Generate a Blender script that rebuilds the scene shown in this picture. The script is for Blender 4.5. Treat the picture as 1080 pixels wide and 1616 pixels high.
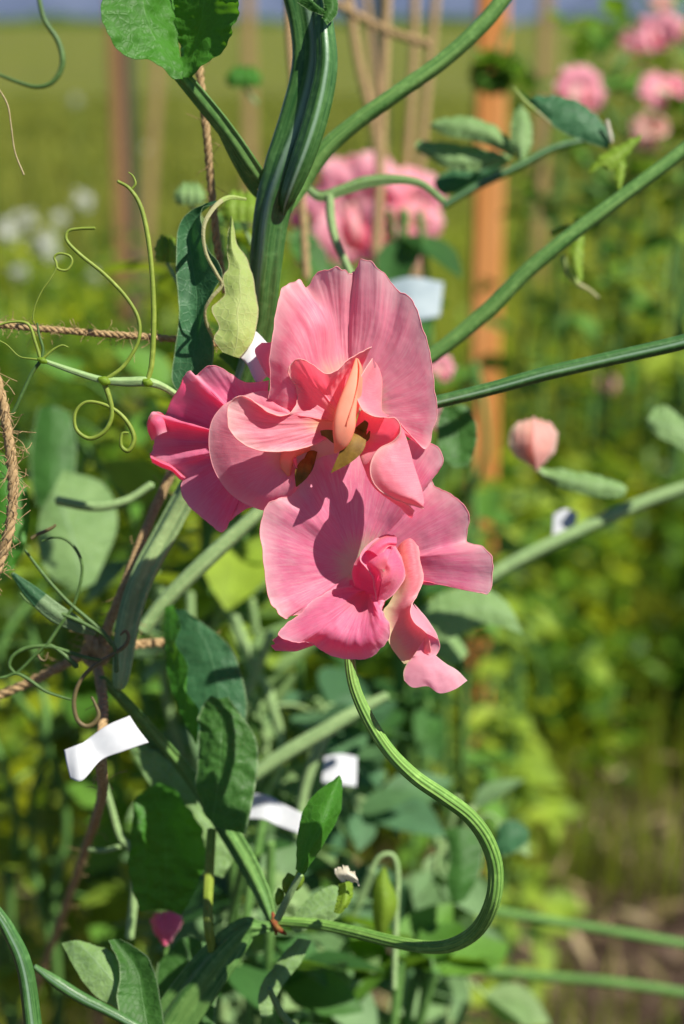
import bpy, math, random
import numpy as np
from mathutils import Vector, Matrix, noise as mn

rnd = random.Random(7)
scene = bpy.context.scene
for o in list(bpy.data.objects):
    bpy.data.objects.remove(o)
R = math.radians

# ------------------------------------------------------------------ camera
PITCH = R(16.0)
CAM_H = 1.0
LENS = 60.0
CAM = np.array([0.0, 0.0, CAM_H])
FWD = np.array([0, math.cos(PITCH), -math.sin(PITCH)])
UP = np.array([0, math.sin(PITCH), math.cos(PITCH)])
RIGHT = np.array([1.0, 0, 0])
KPX = 36.0 / 1616 / LENS          # metres per photo pixel, per metre of depth
D0 = 0.40                         # distance of the flowers
cd = bpy.data.cameras.new("camera")
cd.sensor_fit = 'VERTICAL'
cd.sensor_height = 36.0
cd.sensor_width = 24.0
cd.lens = LENS
cd.clip_start = 0.02
cd.clip_end = 9000
cd.dof.use_dof = True
cd.dof.focus_distance = D0 - 0.004
cd.dof.aperture_fstop = 10.5
cd.dof.aperture_blades = 0
cam = bpy.data.objects.new("camera", cd)
cam.location = CAM
cam.rotation_euler = (R(90) - PITCH, 0, 0)
scene.collection.objects.link(cam)
scene.camera = cam

# ------------------------------------------------------------------ light
SUN = np.array([0.50, -0.30, 0.80]); SUN = SUN / np.linalg.norm(SUN)
sun_el = math.asin(SUN[2])
sun_az = math.atan2(SUN[0], SUN[1])
world = bpy.data.worlds.new("World")
scene.world = world
world.use_nodes = True
wn = world.node_tree
bg = wn.nodes.get('Background') or wn.nodes.new('ShaderNodeBackground')
sky = wn.nodes.new('ShaderNodeTexSky')
sky.sky_type = 'NISHITA'
sky.sun_disc = False
sky.sun_elevation = sun_el
sky.sun_rotation = sun_az
sky.air_density = 1.0
sky.dust_density = 0.0
sky.ozone_density = 6.0
sky.altitude = 2500
wn.links.new(sky.outputs[0], bg.inputs[0])
bg.inputs[1].default_value = 0.055
sl = bpy.data.lights.new("sun", 'SUN')
sl.energy = 5.0
sl.angle = R(0.53)
sl.color = (1.0, 0.95, 0.86)
so = bpy.data.objects.new("sun", sl)
so.rotation_euler = Vector(SUN).to_track_quat('Z', 'Y').to_euler()
scene.collection.objects.link(so)
scene.view_settings.view_transform = 'Standard'
scene.view_settings.look = 'None'
scene.view_settings.exposure = 0.75
scene.view_settings.gamma = 1.0
scene.cycles.max_bounces = 8
scene.cycles.transmission_bounces = 6
scene.cycles.use_denoising = True
scene.cycles.sample_clamp_indirect = 6.0

# ------------------------------------------------------------------ helpers
def at(px, py, d):
    return CAM + d * FWD + (px - 540) * KPX * d * RIGHT - (py - 808) * KPX * d * UP

def mapper(d):
    def f(a):
        a = np.asarray(a, float)
        dd = d - a[..., 2] * KPX * d
        return (CAM + dd[..., None] * FWD + ((a[..., 0] - 540) * KPX * dd)[..., None] * RIGHT
                - ((a[..., 1] - 808) * KPX * dd)[..., None] * UP)
    return f

def cr(P, n, axis=0):
    """Catmull-Rom resampling of control points to n samples along an axis"""
    P = np.moveaxis(np.asarray(P, float), axis, 0)
    m = len(P)
    if m == 2:
        t = np.linspace(0, 1, n).reshape((-1,) + (1,) * (P.ndim - 1))
        return np.moveaxis(P[0] * (1 - t) + P[1] * t, 0, axis)
    Q = np.concatenate([[2 * P[0] - P[1]], P, [2 * P[-1] - P[-2]]])
    t = np.linspace(0, m - 1, n)
    i = np.minimum(t.astype(int), m - 2)
    f = (t - i).reshape((-1,) + (1,) * (P.ndim - 1))
    a, b, c, d = Q[i], Q[i + 1], Q[i + 2], Q[i + 3]
    r = 0.5 * (2 * b + (c - a) * f + (2 * a - 5 * b + 4 * c - d) * f ** 2 + (3 * b - a - 3 * c + d) * f ** 3)
    return np.moveaxis(r, 0, axis)

def norm(a):
    return a / (np.linalg.norm(a, axis=-1, keepdims=True) + 1e-12)

class MB:
    def __init__(s):
        s.v = []; s.f = []; s.uv = []; s.n = 0
    def add(s, v, f, uv=None):
        v = np.array(v, float).reshape(-1, 3)
        f = np.asarray(f, int).reshape(len(f), -1)
        s.v.append(v)
        s.f.append(f + s.n)
        s.uv.append(np.zeros((len(v), 2)) if uv is None else np.asarray(uv, float).reshape(-1, 2))
        s.n += len(v)
        return s
    def grid(s, G, uv=None, close_v=False):
        G = np.asarray(G)
        nu, nv = G.shape[:2]
        idx = np.arange(nu * nv).reshape(nu, nv)
        if close_v:
            a = idx[:-1, :]; b = np.roll(idx, -1, 1)[:-1, :]; c = np.roll(idx, -1, 1)[1:, :]; d = idx[1:, :]
        else:
            a = idx[:-1, :-1]; b = idx[:-1, 1:]; c = idx[1:, 1:]; d = idx[1:, :-1]
        f = np.stack([a, b, c, d], -1).reshape(-1, 4)
        if uv is None:
            uu, vv = np.meshgrid(np.linspace(0, 1, nu), np.linspace(0, 1, nv), indexing='ij')
            uv = np.stack([vv, uu], -1)
        return s.add(G.reshape(-1, 3), f, uv.reshape(-1, 2))
    def mesh(s, name, mats):
        V = np.concatenate(s.v); UV = np.concatenate(s.uv)
        me = bpy.data.meshes.new(name)
        lens = np.concatenate([np.full(len(f), f.shape[1]) for f in s.f])
        flat = np.concatenate([f.ravel() for f in s.f])
        starts = np.concatenate([[0], np.cumsum(lens)[:-1]])
        me.vertices.add(len(V)); me.vertices.foreach_set('co', V.ravel())
        me.loops.add(len(flat)); me.loops.foreach_set('vertex_index', flat.astype(np.int32))
        me.polygons.add(len(lens))
        me.polygons.foreach_set('loop_start', starts.astype(np.int32))
        me.polygons.foreach_set('use_smooth', np.ones(len(lens), bool))
        uvl = me.uv_layers.new(name='uv')
        uvl.data.foreach_set('uv', UV[flat].ravel())
        me.update(calc_edges=True)
        me.validate()
        for m in (mats if isinstance(mats, (list, tuple)) else [mats]):
            me.materials.append(m)
        return me
    def build(s, name, mats, parent=None):
        V = np.concatenate(s.v)
        c = V.mean(0)
        for v in s.v: v -= c
        me = s.mesh(name, mats)
        o = bpy.data.objects.new(name, me)
        scene.collection.objects.link(o)
        if parent is not None:
            o.parent = parent
            pw = parent['_w'] if '_w' in parent else (0, 0, 0)
            o.location = Vector(c) - Vector(pw)
        else:
            o.location = c
        o['_w'] = [float(x) for x in c]
        return o

def tag(o, label=None, cat=None, group=None, kind=None):
    if label: o['label'] = label
    if cat: o['category'] = cat
    if group: o['group'] = group
    if kind: o['kind'] = kind
    return o

def empty(name, loc, label=None, cat=None, group=None):
    o = bpy.data.objects.new(name, None)
    o.empty_display_size = 0.01
    o.location = loc
    o['_w'] = [float(x) for x in loc]
    scene.collection.objects.link(o)
    return tag(o, label, cat, group)

def fbm(P, scale, seed=0.0):
    out = np.empty(len(P))
    for i, p in enumerate(P):
        out[i] = mn.noise(Vector((p[0] * scale + seed, p[1] * scale - seed * .7, p[2] * scale + seed * 1.3)))
    return out

def grid_normals(G):
    du = np.gradient(G, axis=0); dv = np.gradient(G, axis=1)
    return norm(np.cross(du, dv))

def tube(P, rad, nr=12, prof=None, ref=None, n=None, twist=0.0, mb=None, cap=True, vlen=None):
    """P world points (control), rad radii (control); prof(theta)->(a,b) unit section"""
    mb = mb or MB()
    P = np.asarray(P, float)
    n = n or max(8, len(P) * 8)
    C = cr(P, n)
    r = cr(np.asarray(rad, float).reshape(-1, 1) if np.ndim(rad) else np.full((len(P), 1), float(rad)), n)[:, 0] if np.ndim(rad) and len(rad) == len(P) else (
        np.interp(np.linspace(0, 1, n), np.linspace(0, 1, len(rad)), rad) if np.ndim(rad) else np.full(n, float(rad)))
    r = np.abs(r)
    T = norm(np.gradient(C, axis=0))
    if ref is None:
        # parallel transport
        S = np.empty_like(T)
        s = np.cross(T[0], [0.12, 0.3, 0.95]); 
        if np.linalg.norm(s) < 1e-3: s = np.cross(T[0], [1, 0, 0])
        s = s / np.linalg.norm(s)
        for i in range(n):
            s = s - T[i] * np.dot(s, T[i]); s = s / np.linalg.norm(s); S[i] = s
    else:
        S = norm(np.cross(T, np.asarray(ref, float)))
    Nn = np.cross(T, S)
    th = np.linspace(0, 2 * math.pi, nr, endpoint=False)
    if prof is None:
        A, B = np.cos(th), np.sin(th)
    else:
        A, B = prof(th)
    tw = np.linspace(0, twist, n) if np.isscalar(twist) else np.interp(np.linspace(0, 1, n), np.linspace(0, 1, len(twist)), twist)
    ca, sa = np.cos(tw)[:, None], np.sin(tw)[:, None]
    A2 = A[None] * ca - B[None] * sa; B2 = A[None] * sa + B[None] * ca
    G = C[:, None] + r[:, None, None] * (A2[..., None] * S[:, None] + B2[..., None] * Nn[:, None])
    L = np.concatenate([[0], np.cumsum(np.linalg.norm(np.diff(C, axis=0), axis=1))])
    uu = np.repeat((L * 100)[:, None], nr, 1)          # u in centimetres
    vv = np.repeat((th / (2 * math.pi))[None], n, 0)
    vv = np.abs(vv * 2 - 1)
    mb.grid(G, np.stack([vv, uu], -1), close_v=True)
    if cap:
        for k, e in ((0, -1), (n - 1, 1)):
            c = C[k] + T[k] * e * r[k] * .6
            vs = np.concatenate([G[k], [c]])
            f = [[i, (i + 1) % nr, nr] if e > 0 else [(i + 1) % nr, i, nr] for i in range(nr)]
            mb.add(vs, f, np.stack([np.zeros(nr + 1), np.full(nr + 1, L[k] * 100)], -1))
    return mb

def p_rib(k=7, a=.04):
    return lambda th: (np.cos(th) * (1 + a * np.cos(k * th)), np.sin(th) * (1 + a * np.cos(k * th)))

def p_wing(body=.42, thin=.10):
    def f(th):
        a = np.cos(th); s = np.sin(th)
        t = thin + body * np.clip(1 - (np.abs(a) / .5) ** 2, 0, 1) ** .8
        return a, np.sign(s) * np.minimum(np.abs(s) * 2.5, 1) * t
    return f

def stem(pts, w, d=None, nr=20, prof=None, ref=FWD, n=None, twist=0.0, mb=None):
    """pts: (px,py,depth) ; w: full width in photo px"""
    P = [at(*p) for p in pts]
    w = w if np.ndim(w) else [w] * len(pts)
    ww = np.interp(np.linspace(0, 1, len(pts)), np.linspace(0, 1, len(w)), w)
    rad = [x * .5 * KPX * p[2] for x, p in zip(ww, pts)]
    return tube(P, rad, nr=nr, prof=prof or p_rib(), ref=ref, n=n, twist=twist, mb=mb)

def tendril(pts, w, mb=None):
    P = [at(*p) for p in pts]
    ww = np.interp(np.linspace(0, 1, len(pts)), np.linspace(0, 1, len(w)), w)
    rad = [x * .5 * KPX * p[2] for x, p in zip(ww, pts)]
    return tube(P, rad, nr=8, n=len(pts) * 9, mb=mb)

def sheet(rows, mp, nu=40, nv=60, ruffle=0.0, rfreq=9.0, rough=0.0, seed=0, bead=0.0, mb=None, side=False, edges='u', uvr=(0, 1)):
    """rows[u][v] = (px,py,z); ruffle in photo px, strongest toward u=1 (or both sides when side=True)"""
    mb = mb or MB()
    G = cr(cr(np.asarray(rows, float), nu, 0), nv, 1)
    uu, vv = np.meshgrid(np.linspace(0, 1, nu), np.linspace(0, 1, nv), indexing='ij')
    W = mp(G)
    N = grid_normals(W)
    px = KPX * 0.4
    if ruffle or rough:
        rs = np.random.RandomState(seed + 11)
        ph = rs.rand(6) * 6.28
        if side:
            e = np.abs(uu * 2 - 1) ** 2.2
            s = vv
        else:
            e = np.clip((uu - .45) / .55, 0, 1) ** 1.6
            s = vv
        rf = (np.sin(s * rfreq * 6.28 + ph[0] + 1.3 * np.sin(s * rfreq * 2.3 + ph[1])) * .6 +
              np.sin(s * rfreq * 13.7 + ph[2] + uu * 2) * .28 + np.sin(s * rfreq * 3.1 + ph[3]) * .5)
        W = W + N * (rf * e * ruffle * px)[..., None]
        if not side and ruffle > .7:
            Dr = norm(np.gradient(W, axis=0))
            jag = np.array([mn.noise(Vector((t * 26, seed * 3.3, 0))) + .6 * mn.noise(Vector((t * 70, seed * 1.3, 5))) for t in np.linspace(0, 1, nv)])
            W = W + Dr * (jag[None, :] * np.clip((uu - .75) / .25, 0, 1) * (5.2 if ruffle > 3 else 2.4) * px)[..., None]
            cre = np.array([[mn.noise(Vector((t * 30, q * 2.2, seed))) + .6 * mn.noise(Vector((t * 75, q * 3.5, seed + 7))) for t in np.linspace(0, 1, nv)] for q in np.linspace(0, 1, nu)])
            W = W + N * (cre * np.clip(uu * 1.6, 0, 1) * 1.5 * px)[..., None]
        if rough:
            nz = fbm(W.reshape(-1, 3), 260, seed * 3.1).reshape(nu, nv) + .5 * fbm(W.reshape(-1, 3), 620, seed * 5.7).reshape(nu, nv)
            W = W + N * (nz * rough * px)[..., None]
    mb.grid(W, np.stack([vv, uvr[0] + (uvr[1] - uvr[0]) * uu], -1))
    if bead:
        r = bead * px * .62
        def bd(line, uvu):
            s0 = mb.n
            tmp = MB()
            C = line; n = len(C)
            T = norm(np.gradient(C, axis=0))
            S = norm(np.cross(T, FWD + .01)); Nn = np.cross(T, S)
            th = np.linspace(0, 6.283, 6, endpoint=False)
            Gt = C[:, None] + r * (np.cos(th)[None, :, None] * S[:, None] + np.sin(th)[None, :, None] * Nn[:, None])
            uvt = np.stack([np.repeat(np.linspace(0, 1, n)[:, None], 6, 1), np.full((n, 6), uvu)], -1)
            mb.grid(Gt, uvt, close_v=True)
        if 'u' in edges: bd(W[-1], 1.0)
        if 'a' in edges: bd(W[0], 1.0)
        if 'l' in edges: bd(W[:, 0], 1.0)
        if 'r' in edges: bd(W[:, -1], 1.0)
    return mb

def fan(hub, margin, mids=None, bulge=0.0, hr=8, mp=None, nrow=4, **kw):
    """fan from hub to a list of margin points, mids: {u: list} explicit rings (same length)"""
    m = np.asarray(margin, float)
    h = np.asarray(hub, float)
    base = h + (m - h) * (hr / (np.linalg.norm((m - h)[:, :2], axis=1, keepdims=True) + 1e-6)).clip(0, .3)
    rows = []
    us = [0, .25, .5, .75, 1.0]
    if mids is not None:
        rows = [base] + [np.asarray(x, float) for x in mids] + [m]
    else:
        for u in us:
            r = base * (1 - u) + m * u
            b = bulge * math.sin(math.pi * min(1, u)) if np.isscalar(bulge) else 0
            r = r.copy(); r[:, 2] += b
            rows.append(r)
    return sheet(rows, mp, **kw)

# ------------------------------------------------------------------ materials
def mk(name):
    m = bpy.data.materials.new(name); m.use_nodes = True
    nt = m.node_tree; nt.nodes.clear()
    out = nt.nodes.new('ShaderNodeOutputMaterial')
    return m, nt, out
def nd(nt, t, **kw):
    n = nt.nodes.new(t)
    for k, v in kw.items():
        if k.startswith('_'):
            setattr(n, k[1:], v)
        else:
            key = int(k[1:]) if k[0] == 'i' and k[1:].isdigit() else k.replace('0', ' ')
            if isinstance(v, bpy.types.NodeSocket): nt.links.new(v, n.inputs[key])
            else: n.inputs[key].default_value = v
    return n
def mixc(nt, fac, a, b, mode='MIX'):
    n = nt.nodes.new('ShaderNodeMix'); n.data_type = 'RGBA'; n.blend_type = mode
    for i, v in ((0, fac), (6, a), (7, b)):
        if isinstance(v, bpy.types.NodeSocket): nt.links.new(v, n.inputs[i])
        else: n.inputs[i].default_value = v if i == 0 or len(v) == 4 else (*v, 1)
    return n.outputs[2]
def ramp(nt, fac, stops, interp='LINEAR'):
    n = nt.nodes.new('ShaderNodeValToRGB'); n.color_ramp.interpolation = interp
    el = n.color_ramp.elements
    while len(el) < len(stops): el.new(.5)
    for e, (p, c) in zip(el, stops):
        e.position = p
        e.color = (c, c, c, 1) if np.isscalar(c) else ((*c, 1) if len(c) == 3 else c)
    nt.links.new(fac, n.inputs[0])
    return n.outputs[0]
def uvscaled(nt, sx, sy, sz=1.0):
    uv = nd(nt, 'ShaderNodeUVMap')
    mp = nd(nt, 'ShaderNodeMapping', i0=uv.outputs[0], i3=(sx, sy, sz))
    return mp.outputs[0]
def sepuv(nt):
    uv = nd(nt, 'ShaderNodeUVMap')
    s = nd(nt, 'ShaderNodeSeparateXYZ', i0=uv.outputs[0])
    return s.outputs[0], s.outputs[1]

def surf(nt, out, col, tcol, tmix, rough, spec, bump=None, bstr=.2, bdist=.0003, sheen=0.0):
    pr = nd(nt, 'ShaderNodeBsdfPrincipled')
    for k, v in (('Base Color', col), ('Roughness', rough), ('Specular IOR Level', spec)):
        if isinstance(v, bpy.types.NodeSocket): nt.links.new(v, pr.inputs[k])
        else: pr.inputs[k].default_value = v if np.isscalar(v) else (*v, 1)[:4]
    if sheen: pr.inputs['Sheen Weight'].default_value = sheen
    if bump is not None:
        b = nd(nt, 'ShaderNodeBump', Strength=bstr, Distance=bdist, Height=bump)
        nt.links.new(b.outputs[0], pr.inputs['Normal'])
    if tmix:
        tr = nd(nt, 'ShaderNodeBsdfTranslucent')
        if isinstance(tcol, bpy.types.NodeSocket): nt.links.new(tcol, tr.inputs[0])
        else: tr.inputs[0].default_value = (*tcol, 1)
        mx = nd(nt, 'ShaderNodeMixShader', i0=tmix)
        nt.links.new(pr.outputs[0], mx.inputs[1]); nt.links.new(tr.outputs[0], mx.inputs[2])
        nt.links.new(mx.outputs[0], out.inputs[0])
    else:
        nt.links.new(pr.outputs[0], out.inputs[0])

def petal_mat(name, mid=(.94, .30, .42), deep=(.92, .21, .32), pale=(.97, .68, .68), throat=(.80, .72, .42), t0=.10, t1=.42, tmix=.53, trans=(.98, .12, .28), pale_at=.80, vein=120):
    m, nt, out = mk(name)
    v, u = sepuv(nt)
    n1 = nd(nt, 'ShaderNodeTexNoise', i0=uvscaled(nt, vein, 4), Scale=1.0, Detail=6.0, Roughness=.75, Distortion=.4)
    n2 = nd(nt, 'ShaderNodeTexNoise', i0=uvscaled(nt, vein * 3.0, 5), Scale=1.0, Detail=3.0)
    tc = nd(nt, 'ShaderNodeTexCoord')
    n3 = nd(nt, 'ShaderNodeTexNoise', i0=tc.outputs['Object'], Scale=130.0, Detail=4.0, Roughness=.6)
    n4 = nd(nt, 'ShaderNodeTexNoise', i0=tc.outputs['Object'], Scale=1100.0, Detail=2.0)
    veinf = ramp(nt, n1.outputs[0], [(.36, 0), (.62, 1)])
    c = mixc(nt, veinf, deep, mid)
    c = mixc(nt, ramp(nt, n3.outputs[0], [(.35, 0), (.75, .30)]), c, mixc(nt, .5, mid, pale))
    f2 = ramp(nt, n2.outputs[0], [(.45, 0), (.72, .34)])
    c = mixc(nt, f2, c, pale)
    # cream throat with pink streaks running into it
    uo = nd(nt, 'ShaderNodeMath', _operation='MULTIPLY_ADD', i0=n1.outputs[0], i1=-.35); uo.inputs[2].default_value = .17
    us = nd(nt, 'ShaderNodeMath', _operation='ADD', i0=u, i1=uo.outputs[0])
    tf = ramp(nt, us.outputs[0], [(t0, 1), (t1, 0)], 'EASE')
    c = mixc(nt, tf, c, throat)
    # pale margin
    um = nd(nt, 'ShaderNodeMath', _operation='MULTIPLY_ADD', i0=n3.outputs[0], i1=.14); um.inputs[2].default_value = -.07
    ua = nd(nt, 'ShaderNodeMath', _operation='ADD', i0=u, i1=um.outputs[0])
    mf = ramp(nt, ua.outputs[0], [(pale_at, 0), (.97, .50), (1.0, .85)])
    c = mixc(nt, mf, c, pale)
    tcx = mixc(nt, .90, c, (*trans, 1))
    bh = nd(nt, 'ShaderNodeMath', _operation='MULTIPLY_ADD', i0=n4.outputs[0], i1=.5, i2=n1.outputs[0])
    surf(nt, out, c, tcx, tmix, .50, .42, bump=bh.outputs[0], bstr=.30, bdist=.00035, sheen=.35)
    return m

def leaf_mat(name, col=(.06, .16, .04), col2=None, vein=(.16, .26, .10), tcol=(.22, .45, .03), tmix=.30, rough=.5, spec=.25, veins=14, edge=None, island=False):
    m, nt, out = mk(name)
    col2 = col2 or tuple(x * .65 for x in col)
    uvn = nd(nt, 'ShaderNodeUVMap')
    s = nd(nt, 'ShaderNodeSeparateXYZ', i0=uvn.outputs[0])
    a, t = s.outputs[1], s.outputs[0]      # sheet rows run across (u -> uv.y), length along uv.x
    # distance from the midrib
    d0 = nd(nt, 'ShaderNodeMath', _operation='MULTIPLY_ADD', i0=a, i1=2.0); d0.inputs[2].default_value = -1.0
    d1 = nd(nt, 'ShaderNodeMath', _operation='ABSOLUTE', i0=d0.outputs[0])
    mid = ramp(nt, d1.outputs[0], [(.0, 1), (.05, 0)])
    k = nd(nt, 'ShaderNodeMath', _operation='MULTIPLY', i0=d1.outputs[0], i1=.35)
    k2 = nd(nt, 'ShaderNodeMath', _operation='SUBTRACT', i0=t, i1=k.outputs[0])
    tc = nd(nt, 'ShaderNodeTexCoord')
    nz = nd(nt, 'ShaderNodeTexNoise', i0=tc.outputs['Object'], Scale=160.0, Detail=3.0)
    k3 = nd(nt, 'ShaderNodeMath', _operation='MULTIPLY_ADD', i0=nz.outputs[0], i1=.06, i2=k2.outputs[0])
    k4 = nd(nt, 'ShaderNodeMath', _operation='MULTIPLY', i0=k3.outputs[0], i1=float(veins))
    k5 = nd(nt, 'ShaderNodeMath', _operation='FRACT', i0=k4.outputs[0])
    lat = ramp(nt, k5.outputs[0], [(.0, 0), (.44, 0), (.5, .6), (.56, 0)])
    vo = nd(nt, 'ShaderNodeTexVoronoi', _feature='DISTANCE_TO_EDGE', i0=tc.outputs['Object'], Scale=520.0)
    net = ramp(nt, vo.outputs[0], [(.0, .5), (.12, 0)])
    vf = nd(nt, 'ShaderNodeMath', _operation='MAXIMUM', i0=mid, i1=lat)
    vf2 = nd(nt, 'ShaderNodeMath', _operation='MAXIMUM', i0=vf.outputs[0], i1=net)
    n2 = nd(nt, 'ShaderNodeTexNoise', i0=tc.outputs['Object'], Scale=60.0, Detail=5.0, Roughness=.65)
    c = mixc(nt, ramp(nt, n2.outputs[0], [(.35, 0), (.68, 1)]), col2, col)
    vfs = nd(nt, 'ShaderNodeMath', _operation='MULTIPLY', i0=vf2.outputs[0], i1=.55)
    c = mixc(nt, vfs.outputs[0], c, vein)
    gi = nd(nt, 'ShaderNodeNewGeometry')
    vr = ramp(nt, gi.outputs['Random Per Island'], [(0, (.55, .62, .50)), (.5, (1, 1, 1)), (1.0, (1.22, 1.10, .9))])
    c = mixc(nt, 1.0, c, vr, 'MULTIPLY') if island else c
    if edge:
        c = mixc(nt, ramp(nt, d1.outputs[0], [(.93, 0), (.985, .9)]), c, edge)
    tcc = mixc(nt, .7, c, (*tcol, 1))
    hh = nd(nt, 'ShaderNodeMath', _operation='MULTIPLY_ADD', i0=n2.outputs[0], i1=.8, i2=vf2.outputs[0])
    surf(nt, out, c, tcc, tmix, rough, spec, bump=hh.outputs[0], bstr=.35, bdist=.0004)
    return m

def stem_mat(name, col=(.07, .17, .06), col2=(.14, .27, .10), rough=.5, tmix=.0, streak=16, highlight=None, spec=.35):
    m, nt, out = mk(name)
    n1 = nd(nt, 'ShaderNodeTexNoise', i0=uvscaled(nt, streak, .5), Scale=1.0, Detail=4.0, Roughness=.6)
    tc = nd(nt, 'ShaderNodeTexCoord')
    n2 = nd(nt, 'ShaderNodeTexNoise', i0=tc.outputs['Object'], Scale=500.0, Detail=3.0)
    n3 = nd(nt, 'ShaderNodeTexNoise', i0=tc.outputs['Object'], Scale=45.0, Detail=2.0)
    c = mixc(nt, ramp(nt, n1.outputs[0], [(.38, 0), (.62, 1)]), col, col2)
    c = mixc(nt, ramp(nt, n2.outputs[0], [(.5, 0), (.75, .4)]), c, tuple(min(1, x * 1.6 + .02) for x in col2))
    c = mixc(nt, ramp(nt, n3.outputs[0], [(.4, 0), (.7, .35)]), c, tuple(x * .6 for x in col))
    if highlight:  # highlight streak painted lengthwise into the stem colour, pale like waxy bloom
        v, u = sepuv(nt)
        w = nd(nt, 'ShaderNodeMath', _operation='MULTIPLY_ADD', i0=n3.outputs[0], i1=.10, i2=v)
        c = mixc(nt, ramp(nt, w.outputs[0], [(highlight[0] - .05, 0), (highlight[0], .75), (highlight[0] + .03, .75), (highlight[0] + .10, 0)]), c, highlight[1])
    h = nd(nt, 'ShaderNodeMath', _operation='ADD', i0=n1.outputs[0], i1=n2.outputs[0])
    surf(nt, out, c, c, tmix, rough, spec, bump=h.outputs[0], bstr=.35, bdist=.0003)
    return m

def plain_mat(name, stops, scale=80.0, rough=.7, spec=.2, tmix=0.0, tcol=None, bstr=.3, bdist=.0006, stretch=(1, 1, 1), detail=5.0):
    m, nt, out = mk(name)
    tc = nd(nt, 'ShaderNodeTexCoord')
    mp = nd(nt, 'ShaderNodeMapping', i0=tc.outputs['Object'], i3=stretch)
    n1 = nd(nt, 'ShaderNodeTexNoise', i0=mp.outputs[0], Scale=scale, Detail=detail, Roughness=.65)
    c = ramp(nt, n1.outputs[0], stops)
    surf(nt, out, c, tcol or c, tmix, rough, spec, bump=n1.outputs[0], bstr=bstr, bdist=bdist)
    return m

M = {}
M['petal'] = petal_mat('petal_pink')
M['petal_wing'] = petal_mat('petal_wing_pink', pale=(.97, .76, .68), mid=(.93, .32, .43), deep=(.91, .21, .32), throat=(.88, .62, .34), t0=.12, t1=.42, trans=(.98, .08, .14))
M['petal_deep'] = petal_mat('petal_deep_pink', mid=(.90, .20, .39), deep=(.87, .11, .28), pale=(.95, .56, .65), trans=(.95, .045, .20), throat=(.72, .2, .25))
M['petal_flag'] = petal_mat('petal_flag_pink', throat=(.72, .70, .46), t0=.12, t1=.36, mid=(.92, .25, .42), deep=(.89, .14, .30))
M['keel'] = plain_mat('keel_coral', [(.3, (.93, .40, .26)), (.7, (.95, .54, .36))], scale=120, rough=.55, spec=.3, tmix=.5, tcol=(1, .36, .15), bdist=.0002)
M['keel_old'] = petal_mat('keel_coral', mid=(.92, .44, .22), deep=(.90, .32, .18), pale=(.92, .62, .34), throat=(.85, .58, .22), trans=(1, .38, .12), tmix=.5, vein=12)
M['calyx'] = plain_mat('calyx_olive', [(.3, (.11, .055, .007)), (.7, (.22, .13, .018))], scale=300, tmix=.08, rough=.6, spec=.2)
M['stalk'] = stem_mat('stalk_green', col=(.085, .21, .035), col2=(.22, .38, .08), spec=.2, rough=.6)
M['stem_blue'] = stem_mat('stem_bluegreen', col=(.022, .085, .016), col2=(.07, .165, .04), rough=.36, spec=.4, streak=20, highlight=(.56, (.22, .33, .22)))
M['stem_mid'] = stem_mat('stem_midgreen', col=(.055, .15, .03), col2=(.14, .26, .065), spec=.2)
M['stem_pale'] = stem_mat('stem_palegreen', col=(.18, .29, .11), col2=(.29, .41, .17), spec=.2)
M['tendril'] = stem_mat('tendril_green', col=(.16, .24, .02), col2=(.27, .34, .05), tmix=.15)
M['tendril_dark'] = stem_mat('tendril_dark', col=(.05, .11, .02), col2=(.09, .17, .04), tmix=.1)
M['tendril_red'] = stem_mat('tendril_reddish', col=(.10, .10, .03), col2=(.16, .10, .05))
M['leaf'] = leaf_mat('leaf_green', col=(.055, .21, .018), tcol=(.22, .55, .015), tmix=.38, vein=(.10, .28, .05))
M['leaf_dark'] = leaf_mat('leaf_dark', col=(.05, .15, .025), vein=(.10, .23, .06), tcol=(.12, .36, .015), tmix=.32, edge=(.20, .30, .14))
M['leaf_teal'] = leaf_mat('leaf_teal', col=(.045, .15, .06), vein=(.10, .23, .10), tcol=(.08, .32, .04), tmix=.28, edge=(.20, .30, .14))
M['leaf_pale'] = leaf_mat('leaf_pale', col=(.42, .52, .17), col2=(.34, .45, .12), vein=(.5, .56, .26), tcol=(.5, .6, .12), tmix=.42, rough=.6, edge=(.48, .45, .25))
M['leaf_grey'] = leaf_mat('leaf_greygreen', col=(.22, .35, .12), col2=(.14, .25, .07), vein=(.25, .36, .22), tcol=(.25, .45, .1), tmix=.25, rough=.6)
for _k, _c, _t in (('patch_grey', (.20, .34, .15), (.3, .5, .1)), ('patch_green', (.11, .26, .035), (.35, .6, .03)), ('patch_dark', (.05, .15, .035), (.2, .4, .02)), ('patch_yellow', (.24, .36, .035), (.5, .65, .03)), ('patch_teal', (.09, .21, .10), (.15, .35, .06))):
    M[_k] = leaf_mat(_k, col=_c, tcol=_t, vein=tuple(x * 1.4 for x in _c), tmix=.32, island=True, rough=.55)
M['leaf_yellow'] = leaf_mat('leaf_yellowgreen', col=(.22, .34, .03), col2=(.15, .27, .02), vein=(.3, .4, .08), tcol=(.5, .65, .03), tmix=.4)
M['red_node'] = plain_mat('node_red', [(.35, (.22, .03, .02)), (.65, (.24, .14, .03))], scale=500, tmix=.2)
M['jute'] = plain_mat('jute', [(.3, (.27, .17, .075)), (.7, (.52, .37, .19))], scale=900, rough=.85, tmix=.15)
M['fibre'] = plain_mat('jute_fibre', [(.3, (.34, .27, .12)), (.7, (.50, .42, .24))], scale=500, rough=.8, tmix=.3)
M['paper'] = plain_mat('paper_white', [(.3, (.50, .52, .54)), (.7, (.62, .63, .64))], scale=90, rough=.6, tmix=.15, bdist=.0002)
M['plastic_grey'] = plain_mat('label_grey', [(.3, (.20, .26, .29)), (.7, (.32, .38, .40))], scale=90, rough=.5)
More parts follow.
